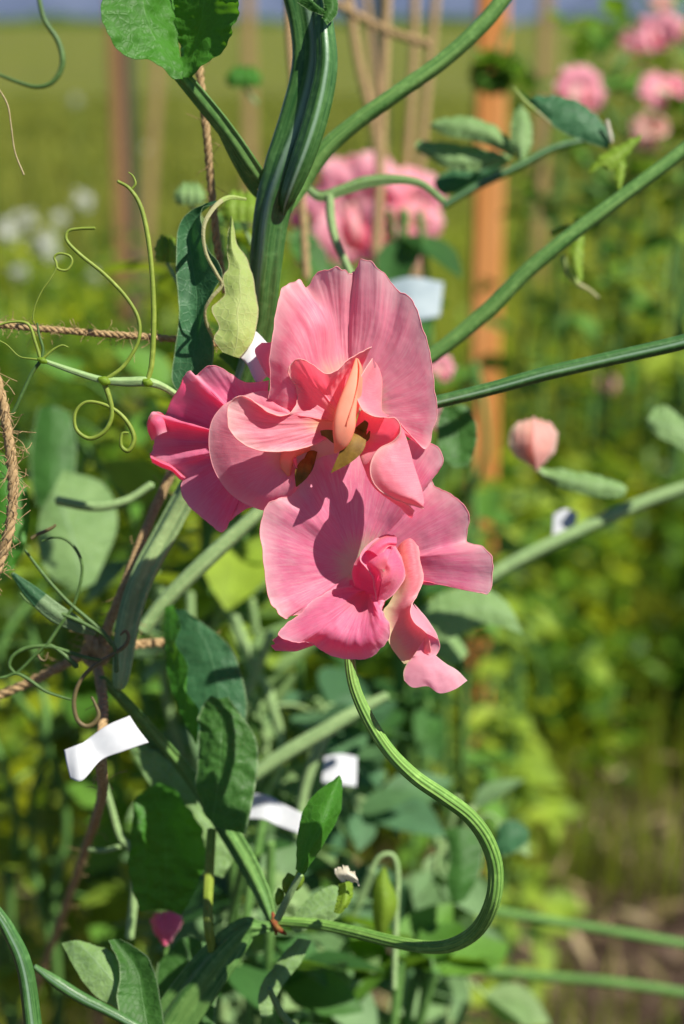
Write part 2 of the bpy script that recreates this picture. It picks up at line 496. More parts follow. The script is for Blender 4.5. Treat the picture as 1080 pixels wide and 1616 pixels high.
M['wood_orange'] = plain_mat('stake_wood', [(.25, (.44, .15, .035)), (.5, (.66, .25, .06)), (.75, (.76, .38, .15))], scale=28, rough=.75, stretch=(1, 1, .06), bdist=.002)
M['wood_tan'] = plain_mat('stake_tan', [(.25, (.30, .20, .08)), (.75, (.46, .30, .14))], scale=28, rough=.8, stretch=(1, 1, .06))
M['wood_brown'] = plain_mat('stake_brown', [(.25, (.22, .11, .05)), (.75, (.38, .20, .09))], scale=28, rough=.8, stretch=(1, 1, .06))
M['post_dark'] = plain_mat('post_dark', [(.3, (.03, .045, .04)), (.7, (.06, .075, .06))], scale=20, rough=.8)
M['white_fl'] = plain_mat('white_flower', [(.3, (.62, .66, .52)), (.7, (.82, .82, .74))], scale=200, tmix=.3)
M['bud_peach'] = petal_mat('bud_peach', mid=(.82, .50, .44), deep=(.82, .36, .34), pale=(.92, .74, .6), throat=(.8, .75, .5), trans=(.95, .4, .25))
M['petal_bg'] = petal_mat('petal_back_pink', mid=(.94, .40, .50), deep=(.90, .26, .38), pale=(.95, .68, .66), throat=(.85, .75, .55), t0=.2, t1=.6)
M['petal_mauve'] = petal_mat('petal_back_mauve', mid=(.52, .08, .27), deep=(.40, .03, .22), pale=(.75, .3, .42), throat=(.7, .5, .4))
M['silk'] = plain_mat('dry_tip', [(.3, (.45, .40, .28)), (.7, (.75, .70, .58))], scale=300, tmix=.3)

# ------------------------------------------------------------------ the hero flower spray
mpF = mapper(D0)
spray = empty('sweet_pea_spray', at(440, 1455, .43), 'sharp pink sweet pea spray with three open frilled blooms on one bent green stalk', 'flower spray')

# --- flower stalk
sk = [(572, 985, .408), (556, 1015, .405), (553, 1045, .402), (561, 1088, .400), (583, 1137, .398), (615, 1186, .397), (655, 1226, .397), (700, 1257, .398),
      (740, 1287, .400), (768, 1325, .402), (782, 1370, .404), (778, 1420, .406), (757, 1463, .412), (722, 1488, .417), (680, 1495, .422), (625, 1487, .428), (560, 1471, .435), (500, 1459, .441), (438, 1454, .446)]
mb = stem(sk, [13, 15, 17, 18, 20, 21, 22, 23, 23, 24, 24, 24, 23, 22, 20, 19, 18, 17, 15], prof=p_rib(11, .055), n=220, nr=72, ref=None, twist=.7)
# fine hairs
PK = cr([at(*p) for p in sk], 400)
for _ in range(1500):
    i = rnd.randrange(30, 390); c = PK[i]; T = norm(PK[i + 5] - PK[i - 5])
    q = norm(np.cross(T, np.array([rnd.gauss(0, 1) for _ in range(3)])))
    L = rnd.uniform(.0004, .0008); r0 = .00155; w = .000014
    b = c + q * r0; e = b + q * L + T * rnd.uniform(-.0003, .0003)
    s = norm(np.cross(q, T)) * w
    mb.add([b - s, b + s, e], [[0, 1, 2]])
stalk = mb.build('stalk', M['stalk'], spray)

def flower_part(mb, mat, name, parent):
    return mb.build(name, mat, parent)

# ===== upper flower
mU = [(430, 668, 28), (424, 625, 40), (428, 570, 48), (434, 515, 48), (441, 468, 38), (455, 448, 30), (474, 443, 22), (483, 457, -12), (500, 433, -4), (522, 425, 8), (541, 424, 6), (550, 431, -12), (557, 434, -26),
      (562, 420, -6), (572, 411, 6), (592, 419, 4), (612, 436, -6), (630, 459, -16), (651, 474, -8), (666, 510, -2), (680, 557, 4), (687, 610, 14), (687, 660, 24), (674, 706, 32), (655, 694, 26), (632, 668, 10)]
r66 = [(450, 668, 36), (452, 632, 54), (456, 590, 64), (466, 552, 66), (480, 524, 62), (496, 508, 56), (514, 506, 44), (520, 516, 8), (524, 514, -16), (532, 508, -24), (540, 506, -26), (546, 508, -28), (551, 514, -32),
       (557, 510, -24), (570, 506, -16), (588, 508, -12), (602, 517, -14), (614, 528, -20), (628, 542, -16), (642, 566, -10), (654, 596, -4), (660, 630, 2), (658, 662, 8), (646, 688, 14), (632, 680, 10), (618, 664, 0)]
r33 = [(488, 668, 18), (486, 645, 34), (488, 620, 42), (494, 600, 44), (502, 585, 40), (511, 574, 32), (520, 570, 18), (526, 572, 0), (531, 570, -20), (537, 568, -26), (543, 568, -28), (547, 570, -29), (551, 574, -30),
       (556, 572, -28), (563, 570, -25), (572, 572, -22), (580, 577, -22), (587, 584, -22), (594, 594, -20), (600, 606, -16), (606, 622, -12), (608, 640, -8), (606, 655, -4), (600, 665, 0), (594, 662, -2), (588, 656, -4)]
def lean(L, x0=553, k=.14):
    o = []
    for x, y, z_ in L:
        if x > x0: z_ = z_ * .55 - 10 + (x - x0) * k
        o.append((x, y, z_))
    return o
mU, r66, r33 = lean(mU), lean(r66), lean(r33, k=.10)
mb = fan((556, 648, -26), mU, mids=[r33, r66], mp=mpF, nu=80, nv=260, ruffle=3.2, rfreq=6, rough=.7, seed=1, bead=.9)
# a narrow pleat next to the centre crease
flU = flower_part(mb, M['petal'], 'flower', spray)
flU['label'] = 'uppermost bloom facing the camera'
# left wing
wm = [(587, 547, 70), (566, 556, 76), (546, 570, 82), (530, 584, 88), (514, 589, 92), (498, 580, 92), (484, 570, 88), (470, 568, 84), (458, 577, 78), (457, 592, 72), (466, 608, 62), (470, 624, 56), (466, 642, 62), (452, 655, 76), (430, 654, 92), (408, 640, 100), (392, 628, 100), (374, 627, 98), (360, 642, 96), (358, 662, 96),
      (366, 684, 94), (382, 700, 88), (405, 710, 82), (435, 713, 76), (465, 710, 68), (492, 703, 60), (514, 692, 52), (528, 680, 46)]
wh = [(572, 580, 46), (560, 590, 44), (546, 600, 46), (534, 610, 50), (522, 616, 52), (510, 612, 54), (500, 606, 56), (492, 604, 56), (486, 608, 54), (486, 616, 50), (490, 624, 46), (492, 634, 42), (490, 644, 44), (480, 652, 52), (466, 655, 62), (452, 652, 70), (440, 650, 74), (430, 654, 76), (424, 662, 76), (422, 672, 75),
      (426, 684, 74), (436, 692, 71), (450, 697, 67), (468, 699, 62), (486, 698, 56), (502, 694, 51), (516, 687, 47), (526, 680, 44)]
mb = fan((544, 668, 26), wm, mids=[0.5 * np.array(wh) + .5 * np.array([(544, 668, 34)] * len(wh)), wh], mp=mpF, nu=60, nv=190, ruffle=.8, rfreq=6, rough=1.1, seed=2, bead=1.3, hr=5)
flower_part(mb, M['petal_wing'], 'wing_petal', flU)
# right wing: standing fold, funnel and lower lobe
mb = sheet([[(588, 566, 58), (574, 586, 74), (565, 606, 82), (564, 628, 86), (573, 647, 90), (590, 657, 92), (607, 660, 92)],
            [(591, 580, 48), (583, 596, 52), (578, 614, 56), (580, 632, 60), (588, 646, 70), (598, 654, 80), (610, 658, 86)],
            [(594, 578, 36), (593, 598, 34), (592, 616, 36), (592, 634, 40), (597, 647, 54), (605, 654, 68), (613, 656, 80)],
            [(590, 568, 30), (600, 584, 18), (604, 606, 12), (603, 632, 14), (604, 648, 28), (610, 654, 50), (616, 655, 72)]],
           mpF, nu=30, nv=70, rough=.8, seed=3, bead=1.2, edges='a', uvr=(.95, .35))
rim = [(566, 655, 74), (573, 647, 86), (590, 657, 92), (608, 659, 94), (624, 660, 95), (632, 670, 95), (631, 684, 93), (620, 697, 90), (604, 705, 90), (592, 716, 92), (585, 735, 94), (587, 755, 95), (598, 772, 96), (618, 785, 96), (642, 796, 92), (655, 806, 84)]
rin = [(562, 668, 52), (566, 668, 56), (578, 674, 58), (590, 678, 58), (602, 680, 58), (610, 686, 58), (611, 694, 58), (606, 701, 58), (596, 708, 60), (586, 718, 62), (578, 732, 64), (578, 748, 66), (588, 764, 68), (606, 780, 68), (628, 796, 66), (640, 810, 64)]
mb = fan((558, 688, 34), rim, mids=[rin], mp=mpF, nu=30, nv=110, rough=.8, ruffle=.5, seed=4, bead=1.1, mb=mb, hr=4)
mb = sheet([[(632, 670, 95), (631, 684, 93), (620, 697, 90), (604, 705, 90), (592, 716, 92), (585, 735, 94), (587, 755, 95), (598, 772, 96), (618, 785, 96), (642, 794, 94), (669, 803, 96)],
            [(633, 674, 86), (633, 688, 84), (626, 700, 88), (614, 712, 94), (606, 726, 98), (603, 742, 102), (607, 757, 104), (618, 770, 104), (634, 781, 104), (652, 789, 103), (669, 800, 98)],
            [(634, 680, 76), (636, 692, 78), (634, 704, 84), (630, 716, 90), (627, 730, 96), (628, 744, 100), (633, 757, 102), (641, 767, 102), (651, 777, 101), (661, 786, 100), (669, 796, 98)],
            [(634, 672, 66), (640, 688, 66), (645, 702, 68), (649, 716, 72), (653, 730, 76), (657, 743, 80), (661, 755, 84), (664, 766, 88), (667, 776, 90), (669, 786, 93), (670, 793, 96)]],
           mpF, nu=36, nv=90, rough=1.0, seed=5, bead=1.4, edges='a', mb=mb, uvr=(1.0, .45))
flower_part(mb, M['petal_wing'], 'wing_petal', flU)
# keel: a closed boat
def boat(pts, w, thick, mp, name, mat, parent, nr=24, n=50):
    P = mp(np.array(pts))
    rad = [x * .5 * KPX * D0 for x in w]
    pf = lambda th: (np.cos(th), np.where(np.sin(th) > 0, np.sin(th), np.sin(th)) * thick * (1 + .35 * np.cos(th) ** 2))
    return tube(P, rad, nr=nr, prof=pf, ref=FWD, n=n).build(name, mat, parent)
boat([(563, 566, 70), (560, 590, 80), (553, 620, 88), (546, 650, 92), (543, 675, 92), (538, 698, 88), (529, 714, 80)], [4, 14, 24, 32, 34, 24, 4], .5, mpF, 'keel', M['keel'], flU)
mb = sheet([[(565, 567, 72), (568, 582, 84), (566, 605, 92), (560, 630, 98), (553, 652, 103), (548, 668, 104)],
            [(566, 566, 68), (572, 582, 70), (572, 608, 72), (568, 640, 74), (560, 668, 80), (545, 700, 88)]], mpF, nu=10, nv=30, rough=.4, seed=6, bead=.8, edges='a')
mb.build('keel_fold', M['keel'], flU)
# calyx: pointed olive sepals
def sepal(mb, pts, w, mp=mpF, seed=0):
    pts = np.array(pts, float); d = np.gradient(pts[:, :2], axis=0); d /= np.linalg.norm(d, axis=1, keepdims=True)
    s = np.stack([-d[:, 1], d[:, 0]], -1); ww = np.array(w)[:, None]
    l = pts.copy(); r = pts.copy(); c = pts.copy()
    l[:, :2] += s * ww; r[:, :2] -= s * ww; c[:, 2] += np.array(w) * .18
    return sheet([l, c, r], mp, nu=9, nv=24, rough=.5, seed=seed, mb=mb)
mb = MB()
sepal(mb, [(572, 676, 60), (560, 700, 78), (545, 722, 84), (523, 746, 84)], [8, 17, 12, .6], seed=1)
sepal(mb, [(500, 683, 40), (515, 684, 56), (530, 690, 66), (545, 700, 66)], [2, 6, 10, 8], seed=2)
sepal(mb, [(556, 690, 50), (570, 678, 64), (577, 668, 70), (578, 662, 70)], [8, 8, 5, 1], seed=3)
sepal(mb, [(560, 700, 60), (572, 694, 68), (580, 690, 66), (584, 680, 60)], [6, 6, 4, 1], seed=4)
flower_part(mb, M['calyx'], 'calyx', flU)

# ===== left flower (side on)
mL = [(425, 600, -70), (400, 604, -58), (378, 600, -48), (360, 588, -38), (343, 578, -28), (325, 579, -22), (312, 591, -20), (302, 585, -6), (292, 594, -8), (283, 612, -22), (270, 633, -34), (259, 656, -40), (252, 655, -8), (240, 654, 8), (233, 666, 8), (236, 682, -4), (243, 696, -20), (242, 708, -14), (236, 720, 0),
      (244, 730, 8), (262, 736, 6), (279, 741, 0), (289, 752, -8), (286, 772, 0), (296, 794, 4), (316, 814, 2), (336, 832, 0), (349, 840, -4), (360, 834, -16), (366, 820, -24), (380, 808, -30), (400, 798, -40), (425, 790, -55)]
mm = np.array(mL, float)
mm[:, 2] = (mm[:, 2] + 20) * .8 - 24 + .42 * (mm[:, 0] - 415) + .32 * (700 - mm[:, 1])
cen = np.array([(415, 700, -26)])
mid = cen + (mm - cen) * .62; 
mid[:, 2] += 7 * np.sin(np.arange(len(mm)) * 1.1)
mid2 = cen + (mm - cen) * .3; mid2[:, 2] -= 4
mb = fan((415, 700, -34), mm, mids=[mid2, mid], mp=mpF, nu=60, nv=200, ruffle=2.4, rfreq=6, rough=1.6, seed=7, bead=1.0)
sheet([[(258, 652, -74), (247, 650, -66), (237, 656, -66), (232, 668, -74)], [(264, 664, -60), (252, 662, -44), (240, 668, -46), (233, 680, -64)], [(268, 680, -64), (256, 684, -50), (246, 690, -54), (240, 696, -76)]], mpF, nu=16, nv=20, rough=.8, seed=61, bead=.8, edges='a', mb=mb)
sheet([[(236, 714, -96), (250, 724, -88), (270, 732, -82), (294, 752, -82)], [(238, 722, -76), (254, 730, -66), (272, 738, -64), (290, 756, -72)], [(240, 730, -84), (256, 738, -76), (272, 744, -74), (286, 758, -84)]], mpF, nu=14, nv=24, rough=.8, seed=62, bead=.8, mb=mb)
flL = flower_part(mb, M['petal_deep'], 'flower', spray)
flL['label'] = 'deeper pink bloom at the left, seen from the side'
wm = [(470, 640, -2), (440, 622, 2), (415, 617, 4), (388, 624, 6), (362, 634, 10), (343, 650, 16), (333, 670, 20), (330, 698, 24), (334, 728, 26), (345, 754, 26), (363, 778, 24), (390, 796, 20), (420, 806, 16), (447, 800, 14), (464, 786, 14), (472, 765, 18), (468, 745, 22), (462, 728, 24)]
hub = np.array([(468, 716, 12.)]); mm = np.array(wm, float)
tl = lambda a: .16 * (a[:, 0] - 420) + .22 * (710 - a[:, 1])
ma = hub + (mm - hub) * .35; ma[:, 2] = 22 + tl(ma)
mc = hub + (mm - hub) * .72; mc[:, 2] = 32 + tl(mc)
mm[:, 2] += tl(mm)
mb = fan((468, 716, 8), mm, mids=[ma, mc], mp=mpF, nu=50, nv=110, ruffle=.6, rfreq=5, rough=1.0, seed=8, bead=1.0, hr=4)
# little upright petal edge seen behind the upper flower
sheet([[(432, 600, -20), (436, 575, -20), (437, 550, -22), (436, 535, -26)], [(424, 596, -20), (420, 578, -16), (420, 560, -18), (428, 540, -26)], [(420, 590, -24), (408, 568, -22), (403, 552, -24), (414, 541, -30)]], mpF, nu=14, nv=24, rough=.6, bead=.8, mb=mb, seed=9)
flower_part(mb, M['petal'], 'wing_petal', flL)
boat([(486, 705, 4), (472, 706, 14), (458, 714, 22), (452, 732, 26), (456, 750, 22)], [16, 24, 24, 20, 6], .9, mpF, 'keel', M['keel'], flL)
mb = MB()
sepal(mb, [(492, 722, 8), (484, 732, 26), (476, 748, 34), (468, 768, 30)], [4, 10, 11, 1], seed=5)
sepal(mb, [(500, 700, 0), (492, 718, 10), (484, 740, 20), (474, 762, 22)], [4, 8, 9, 2], seed=6)
flower_part(mb, M['calyx'], 'calyx', flL)
# short pedicels and the top of the stalk behind the blooms
mb = stem([(570, 990, .409), (580, 940, .418), (575, 860, .424), (560, 780, .424), (548, 720, .416), (552, 695, .402)], [16, 14, 13, 12, 11, 12], prof=p_rib(7, .06))
stem([(560, 780, .424), (535, 750, .420), (510, 735, .412), (492, 722, .402)], [10, 10, 9, 12], prof=p_rib(7, .06), mb=mb)
mb.build('pedicel', M['stalk'], spray)

# ===== lower flower
mD = [(540, 975, 4), (505, 972, 8), (478, 968, 12), (462, 972, 14), (449, 977, 18), (434, 962, 18), (424, 942, 18), (418, 905, 16), (413, 860, 14), (414, 818, 8), (424, 795, 6), (448, 786, 8), (468, 774, 6), (474, 752, 2), (484, 732, -4), (504, 712, -8), (532, 702, -12), (565, 700, -14), (600, 700, -14), (632, 700, -12), (650, 694, -8),
      (672, 698, -2), (690, 704, 4), (697, 724, 10), (694, 742, 2), (683, 760, -14), (694, 772, -6), (712, 779, 6), (728, 791, 12), (739, 812, 8), (740, 832, -2), (734, 854, -12), (748, 862, 0), (765, 866, 12), (779, 884, 16), (777, 908, 16), (770, 938, 20), (745, 932, 10), (715, 926, 6), (685, 924, 0), (655, 920, -4), (615, 930, -8)]
mm = np.array(mD, float)
mm[:, 2] += np.where(mm[:, 0] > 600, (mm[:, 0] - 600) * .13, 0) + np.where(mm[:, 0] < 540, (540 - mm[:, 0]) * .15, 0)
hub = np.array([(566, 896, -8.)])
k = np.linspace(0, 1, len(mm))
ma = hub + (mm - hub) * .3; ma[:, 2] = -4 + 3 * np.sin(k * 19)
mc = hub + (mm - hub) * .66; mc[:, 2] = 6 + .45 * mm[:, 2] + 4.5 * np.sin(k * 25 + 1) * (1 + .0 * k)
mb = fan((566, 896, -16), mm, mids=[ma, mc], mp=mpF, hr=1, nu=80, nv=260, ruffle=3.4, rfreq=7, rough=.8, seed=10, bead=1.0)
sheet([[(462, 722, 10), (490, 690, 16), (525, 682, 18), (560, 688, 16)], [(470, 735, 4), (495, 708, 8), (528, 700, 10), (560, 704, 10)], [(480, 750, 0), (502, 724, 2), (530, 716, 2), (562, 716, 2)]], mpF, nu=14, nv=24, rough=.6, seed=66, mb=mb, uvr=(.0, .12))
flD = flower_part(mb, M['petal_flag'], 'flower', spray)
flD['label'] = 'lowest bloom with wide frilled flag petal'
# left wing lobe
wm = [(607, 948, 58), (602, 958, 66), (606, 970, 74), (614, 985, 76), (614, 1002, 74), (604, 1020, 68), (590, 1033, 60), (566, 1040, 54), (540, 1038, 54), (516, 1031, 58), (498, 1019, 64), (484, 1013, 72), (470, 1014, 76), (452, 1010, 74), (440, 1002, 66), (446, 992, 58), (460, 980, 50), (476, 966, 44), (492, 950, 36), (508, 940, 28), (530, 930, 20), (556, 925, 18)]
wh = [(600, 944, 56), (596, 952, 62), (596, 960, 72), (598, 972, 80), (596, 986, 84), (588, 1000, 84), (576, 1008, 82), (560, 1010, 80), (546, 1008, 80), (534, 1003, 80), (524, 996, 80), (514, 992, 80), (506, 990, 78), (500, 985, 74), (496, 978, 68), (500, 970, 60), (508, 962, 54), (516, 954, 48), (524, 946, 42), (534, 940, 36), (546, 934, 30), (562, 930, 26)]
mb = fan((580, 934, 26), wm, mids=[.5 * np.array(wh) + .5 * np.array([(580, 934, 40)] * len(wh)), wh], mp=mpF, nu=50, nv=150, ruffle=.9, rfreq=6, rough=1.3, seed=11, bead=1.1, hr=4)
# lower curl peeking out beneath
sheet([[(462, 984, 52), (450, 994, 50), (440, 1002, 46), (430, 1010, 40)], [(480, 994, 56), (466, 1005, 58), (450, 1013, 56), (434, 1016, 46)], [(500, 1006, 54), (480, 1018, 52), (455, 1023, 48), (428, 1018, 38)], [(505, 1014, 40), (490, 1020, 38), (462, 1028, 34), (434, 1026, 30)]],
      mpF, nu=24, nv=30, rough=1, seed=12, bead=1, mb=mb)
# hood
hm = [(594, 946, 60), (591, 928, 74), (589, 912, 80), (578, 896, 80), (569, 884, 76), (571, 872, 70), (583, 858, 64), (598, 848, 58), (612, 843, 52), (624, 849, 44), (622, 858, 36), (628, 870, 34), (638, 888, 38), (640, 904, 42), (634, 922, 48), (620, 938, 52), (606, 948, 54), (596, 952, 56)]
hc = np.array([(606, 900, 92.)]); mm = np.array(hm, float)
ha = hc + (mm - hc) * .4; ha[:, 2] = 90
hb = hc + (mm - hc) * .75; hb[:, 2] = .45 * mm[:, 2] + 42
fan((606, 900, 94), mm, mids=[ha, hb], mp=mpF, nu=40, nv=110, ruffle=.6, rfreq=5, rough=1.2, seed=13, bead=1.3, mb=mb, hr=2)
# small rolled lip at the top of the hood
sheet([[(575, 872, 66), (590, 856, 62), (606, 846, 56), (622, 844, 50)], [(580, 868, 84), (594, 856, 82), (610, 849, 76), (626, 848, 66)], [(590, 872, 90), (600, 862, 90), (612, 856, 86), (626, 856, 76)], [(600, 880, 84), (606, 870, 84), (614, 862, 80), (625, 862, 72)]], mpF, nu=20, nv=30, rough=.8, seed=14, bead=1.1, mb=mb)
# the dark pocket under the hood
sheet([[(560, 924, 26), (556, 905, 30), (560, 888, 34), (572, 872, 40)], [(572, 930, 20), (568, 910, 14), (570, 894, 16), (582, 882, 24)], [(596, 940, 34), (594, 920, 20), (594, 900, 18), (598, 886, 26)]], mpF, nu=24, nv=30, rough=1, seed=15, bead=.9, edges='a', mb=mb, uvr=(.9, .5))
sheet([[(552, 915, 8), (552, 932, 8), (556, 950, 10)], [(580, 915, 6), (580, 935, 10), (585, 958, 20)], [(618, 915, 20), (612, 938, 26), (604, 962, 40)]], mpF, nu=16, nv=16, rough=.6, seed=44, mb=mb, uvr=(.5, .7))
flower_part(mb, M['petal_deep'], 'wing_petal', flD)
# right wing, twisted ribbon
mb = sheet([[(622, 872, 20), (626, 900, 26), (624, 930, 32), (614, 952, 40), (606, 962, 44), (605, 978, 46), (610, 1000, 46), (617, 1020, 44), (628, 1036, 44), (638, 1048, 46)],
            [(634, 856, 34), (640, 890, 42), (640, 925, 46), (630, 950, 46), (622, 968, 42), (622, 988, 38), (630, 1008, 36), (640, 1024, 38), (648, 1036, 44), (655, 1044, 50)],
            [(648, 850, 36), (654, 885, 44), (656, 920, 48), (644, 945, 52), (638, 962, 50), (640, 984, 44), (648, 1000, 42), (658, 1014, 44), (664, 1026, 50), (668, 1036, 56)],
            [(660, 862, 24), (664, 890, 30), (668, 914, 34), (658, 940, 48), (651, 954, 62), (650, 972, 68), (660, 988, 70), (672, 998, 70), (678, 1012, 66), (680, 1030, 62)]],
           mpF, nu=40, nv=130, rough=1.2, ruffle=.6, seed=16, bead=1.1)
wing = flower_part(mb, petal_mat('petal_ribbon', throat=(.78, .72, .40), mid=(.92, .28, .34), deep=(.88, .18, .25), t0=.05, t1=.55, trans=(1, .2, .2)), 'wing_petal', flD)
mb = sheet([[(651, 953, 60), (648, 966, 72), (654, 982, 78), (668, 994, 80), (674, 1000, 78)], [(658, 962, 56), (662, 974, 64), (670, 986, 70), (680, 996, 72), (682, 1004, 72)], [(653, 952, 44), (668, 968, 46), (680, 984, 50), (690, 1000, 54), (692, 1010, 58)]],
           mpF, nu=20, nv=40, rough=.9, seed=17, bead=1.2, edges='a')
sheet([[(674, 998, 70), (668, 1010, 60), (660, 1024, 56), (652, 1036, 58)], [(684, 1002, 66), (680, 1014, 54), (674, 1028, 54), (668, 1038, 62)], [(692, 1008, 60), (694, 1022, 56), (688, 1034, 58), (682, 1040, 66)]], mpF, nu=20, nv=30, rough=.8, seed=18, bead=1, mb=mb)
sheet([[(650, 1038, 58), (642, 1048, 64), (637, 1062, 70), (638, 1074, 74)], [(658, 1036, 62), (654, 1050, 72), (652, 1068, 78), (652, 1085, 80)], [(668, 1037, 64), (668, 1052, 78), (670, 1070, 82), (676, 1083, 80)], [(678, 1036, 64), (684, 1052, 76), (690, 1074, 82), (694, 1094, 84)], [(684, 1033, 60), (696, 1048, 70), (710, 1068, 78), (718, 1088, 82)], [(688, 1034, 56), (702, 1046, 62), (722, 1058, 70), (738, 1074, 76)]],
      mpF, nu=60, nv=30, rough=1.4, seed=19, bead=0, mb=mb)
flower_part(mb, M['petal_flag'] if 0 else petal_mat('petal_tip', t0=.0, t1=.01, mid=(.95, .40, .52), deep=(.92, .30, .41)), 'wing_petal', flD)

# ------------------------------------------------------------------ leaves by rails
def leaf3(l, m, r, d, mb=None, tilt=(0.0, .4), ruffle=2.4, rfreq=7, rough=2.2, seed=0, nu=24, nv=66, bead=.7):
    cx = np.mean([p[0] for p in m]); cy = np.mean([p[1] for p in m])
    l, m, r = [[(x, y, z_ + tilt[0] * (x - cx) + tilt[1] * (y - cy)) for x, y, z_ in q] for q in (l, m, r)]
    return sheet([l, [tuple((np.array(a) * .5 + np.array(b) * .5)) for a, b in zip(l, m)] if 0 else m, r], mapper(d), nu=nu, nv=nv, ruffle=ruffle, rfreq=rfreq, rough=rough, seed=seed, side=True, bead=bead, edges='ua', mb=mb)

# ===== main vine
vine = empty('sweet_pea_vine', at(260, 1616, .43), 'thick winged dark green vine rising behind the sharp pink spray, with tendrils and wavy leaves', 'vine')
mb = stem([(470, -30, .425), (489, 40, .425), (494, 110, .425), (478, 190, .425), (450, 270, .425), (430, 340, .427), (420, 430, .43), (412, 520, .435), (385, 620, .44), (345, 700, .445)],
          [62, 64, 66, 70, 64, 54, 48, 44, 42, 42], prof=p_rib(5, .10), n=200, nr=48, ref=FWD, twist=[0, .2, .5, .9])
ml = stem([(350, 690, .445), (300, 770, .45), (262, 840, .452), (225, 910, .452), (203, 980, .45), (192, 1060, .447), (188, 1085, .447)],
          [40, 44, 48, 50, 46, 34, 20], prof=p_wing(.40, .16), n=140, nr=48, ref=FWD, twist=[.5, .7, .4])
ml.build('stem', M['stem_pale'], vine)
stem([(505, -20, .421), (512, 50, .418), (514, 110, .417), (500, 180, .417), (478, 250, .418), (455, 310, .421), (447, 338, .424)], [18, 30, 34, 36, 34, 24, 4], prof=p_rib(4, .10), n=90, nr=32, mb=mb)
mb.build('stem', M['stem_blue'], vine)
mb = MB()
leaf3([(505, -10, 10), (512, 10, 14), (508, 28, 14)], [(520, -12, 16), (524, 12, 20), (512, 32, 18)], [(532, 0, 8), (532, 22, 10), (516, 40, 12)], .418, mb, seed=3, ruffle=1)
leaf3([(470, -20, 10), (485, -6, 14), (500, 8, 14)], [(478, -8, 16), (495, 5, 20), (512, 16, 18)], [(470, 4, 8), (488, 16, 10), (508, 24, 12)], .416, mb, seed=4, ruffle=1)
mb.build('stipule', M['leaf_dark'], vine)
# side branch up to the top leaf
mb = stem([(280, 112, .418), (320, 160, .42), (360, 210, .422), (395, 262, .424), (425, 305, .428)], [26, 30, 32, 32, 22], prof=p_wing(.35, .12), nr=40, n=60, twist=[.5, .7, .5])
stem([(345, 205, .425), (375, 258, .427), (400, 300, .429), (415, 318, .43)], [10, 24, 22, 6], prof=p_wing(.3, .1), nr=30, n=40, twist=[1.0, 1.2], mb=mb)
mb.build('stem', M['stem_mid'], vine)
# lower stem segments
mb = stem([(160, 1070, .455), (200, 1110, .46), (250, 1165, .468), (300, 1225, .472), (330, 1270, .470), (375, 1335, .463), (410, 1400, .454), (432, 1458, .447)], [16, 20, 22, 26, 26, 34, 30, 16], prof=p_wing(.45, .16), nr=40, n=120, twist=[.3, .5, .2, .4])
mb.build('stem', M['stem_mid'], vine)
mb = stem([(440, 1462, .447), (410, 1464, .447), (385, 1470, .448), (340, 1520, .448), (295, 1580, .449), (255, 1640, .45)], [14, 22, 44, 66, 74, 76], prof=p_wing(.42, .14), nr=48, n=90, twist=[.3, .45, .4])
mb.build('stem', M['stem_mid'], vine)
mb = leaf3([(470, 1480, 0), (440, 1515, 4), (416, 1548, 6), (408, 1575, 4), (412, 1605, 0)], [(480, 1482, 8), (460, 1516, 10), (432, 1552, 8), (420, 1580, 4), (420, 1605, 0)], [(492, 1484, 0), (474, 1520, 4), (446, 1556, 4), (432, 1584, 2), (430, 1600, 0)], .452, seed=88, ruffle=1)
stem([(425, 1560, .44), (445, 1600, .445), (480, 1640, .45)], [8, 12, 14], mb=mb)
mb.build('leaf', M['leaf_grey'], vine)
mb = stem([(430, 1440, .444), (434, 1458, .443), (436, 1474, .444)], [5, 10, 5], nr=12)
stem([(428, 1452, .443), (440, 1466, .442), (452, 1474, .443)], [4, 9, 3], nr=12, mb=mb)
mb.build('node', M['red_node'], vine)

mb = leaf3([(455, 1460, 0), (480, 1425, 6), (520, 1398, 8), (548, 1404, 2)], [(460, 1466, 6), (495, 1440, 14), (530, 1424, 16), (552, 1410, 6)], [(466, 1472, 0), (500, 1462, 4), (530, 1450, 6), (553, 1418, 0)], .448, seed=5, ruffle=.7)
mb.build('leaf', M['leaf_grey'], vine)
# upright folded leaf (yellow green) near the stalk
mb = leaf3([(468, 1372, 0), (470, 1320, 4), (486, 1265, 6), (532, 1226, 0)], [(474, 1378, 8), (492, 1330, 24), (514, 1282, 26), (536, 1224, 4)], [(478, 1380, 0), (512, 1330, 0), (538, 1280, 0), (540, 1232, 0)], .425, seed=6, ruffle=.6)
mb.build('leaf', M['leaf'], vine)
mb = stem([(474, 1380, .425), (458, 1410, .427), (438, 1450, .43)], [10, 11, 12], prof=p_rib(5, .06)); mb.build('stem', M['leaf_yellow'] if 0 else M['stem_pale'], vine)
# small green bud cluster
mb = MB()
for (x, y, w, l) in ((455, 1395, 22, 34), (470, 1390, 16, 30), (440, 1415, 14, 26)):
    stem([(x, y - l * .5, .43), (x + 2, y - l * .2, .43), (x, y + l * .2, .43), (x - 2, y + l * .5, .43)], [4, w, w * .9, 4], mb=mb, nr=14)
mb.build('bud', M['leaf_yellow'], vine)
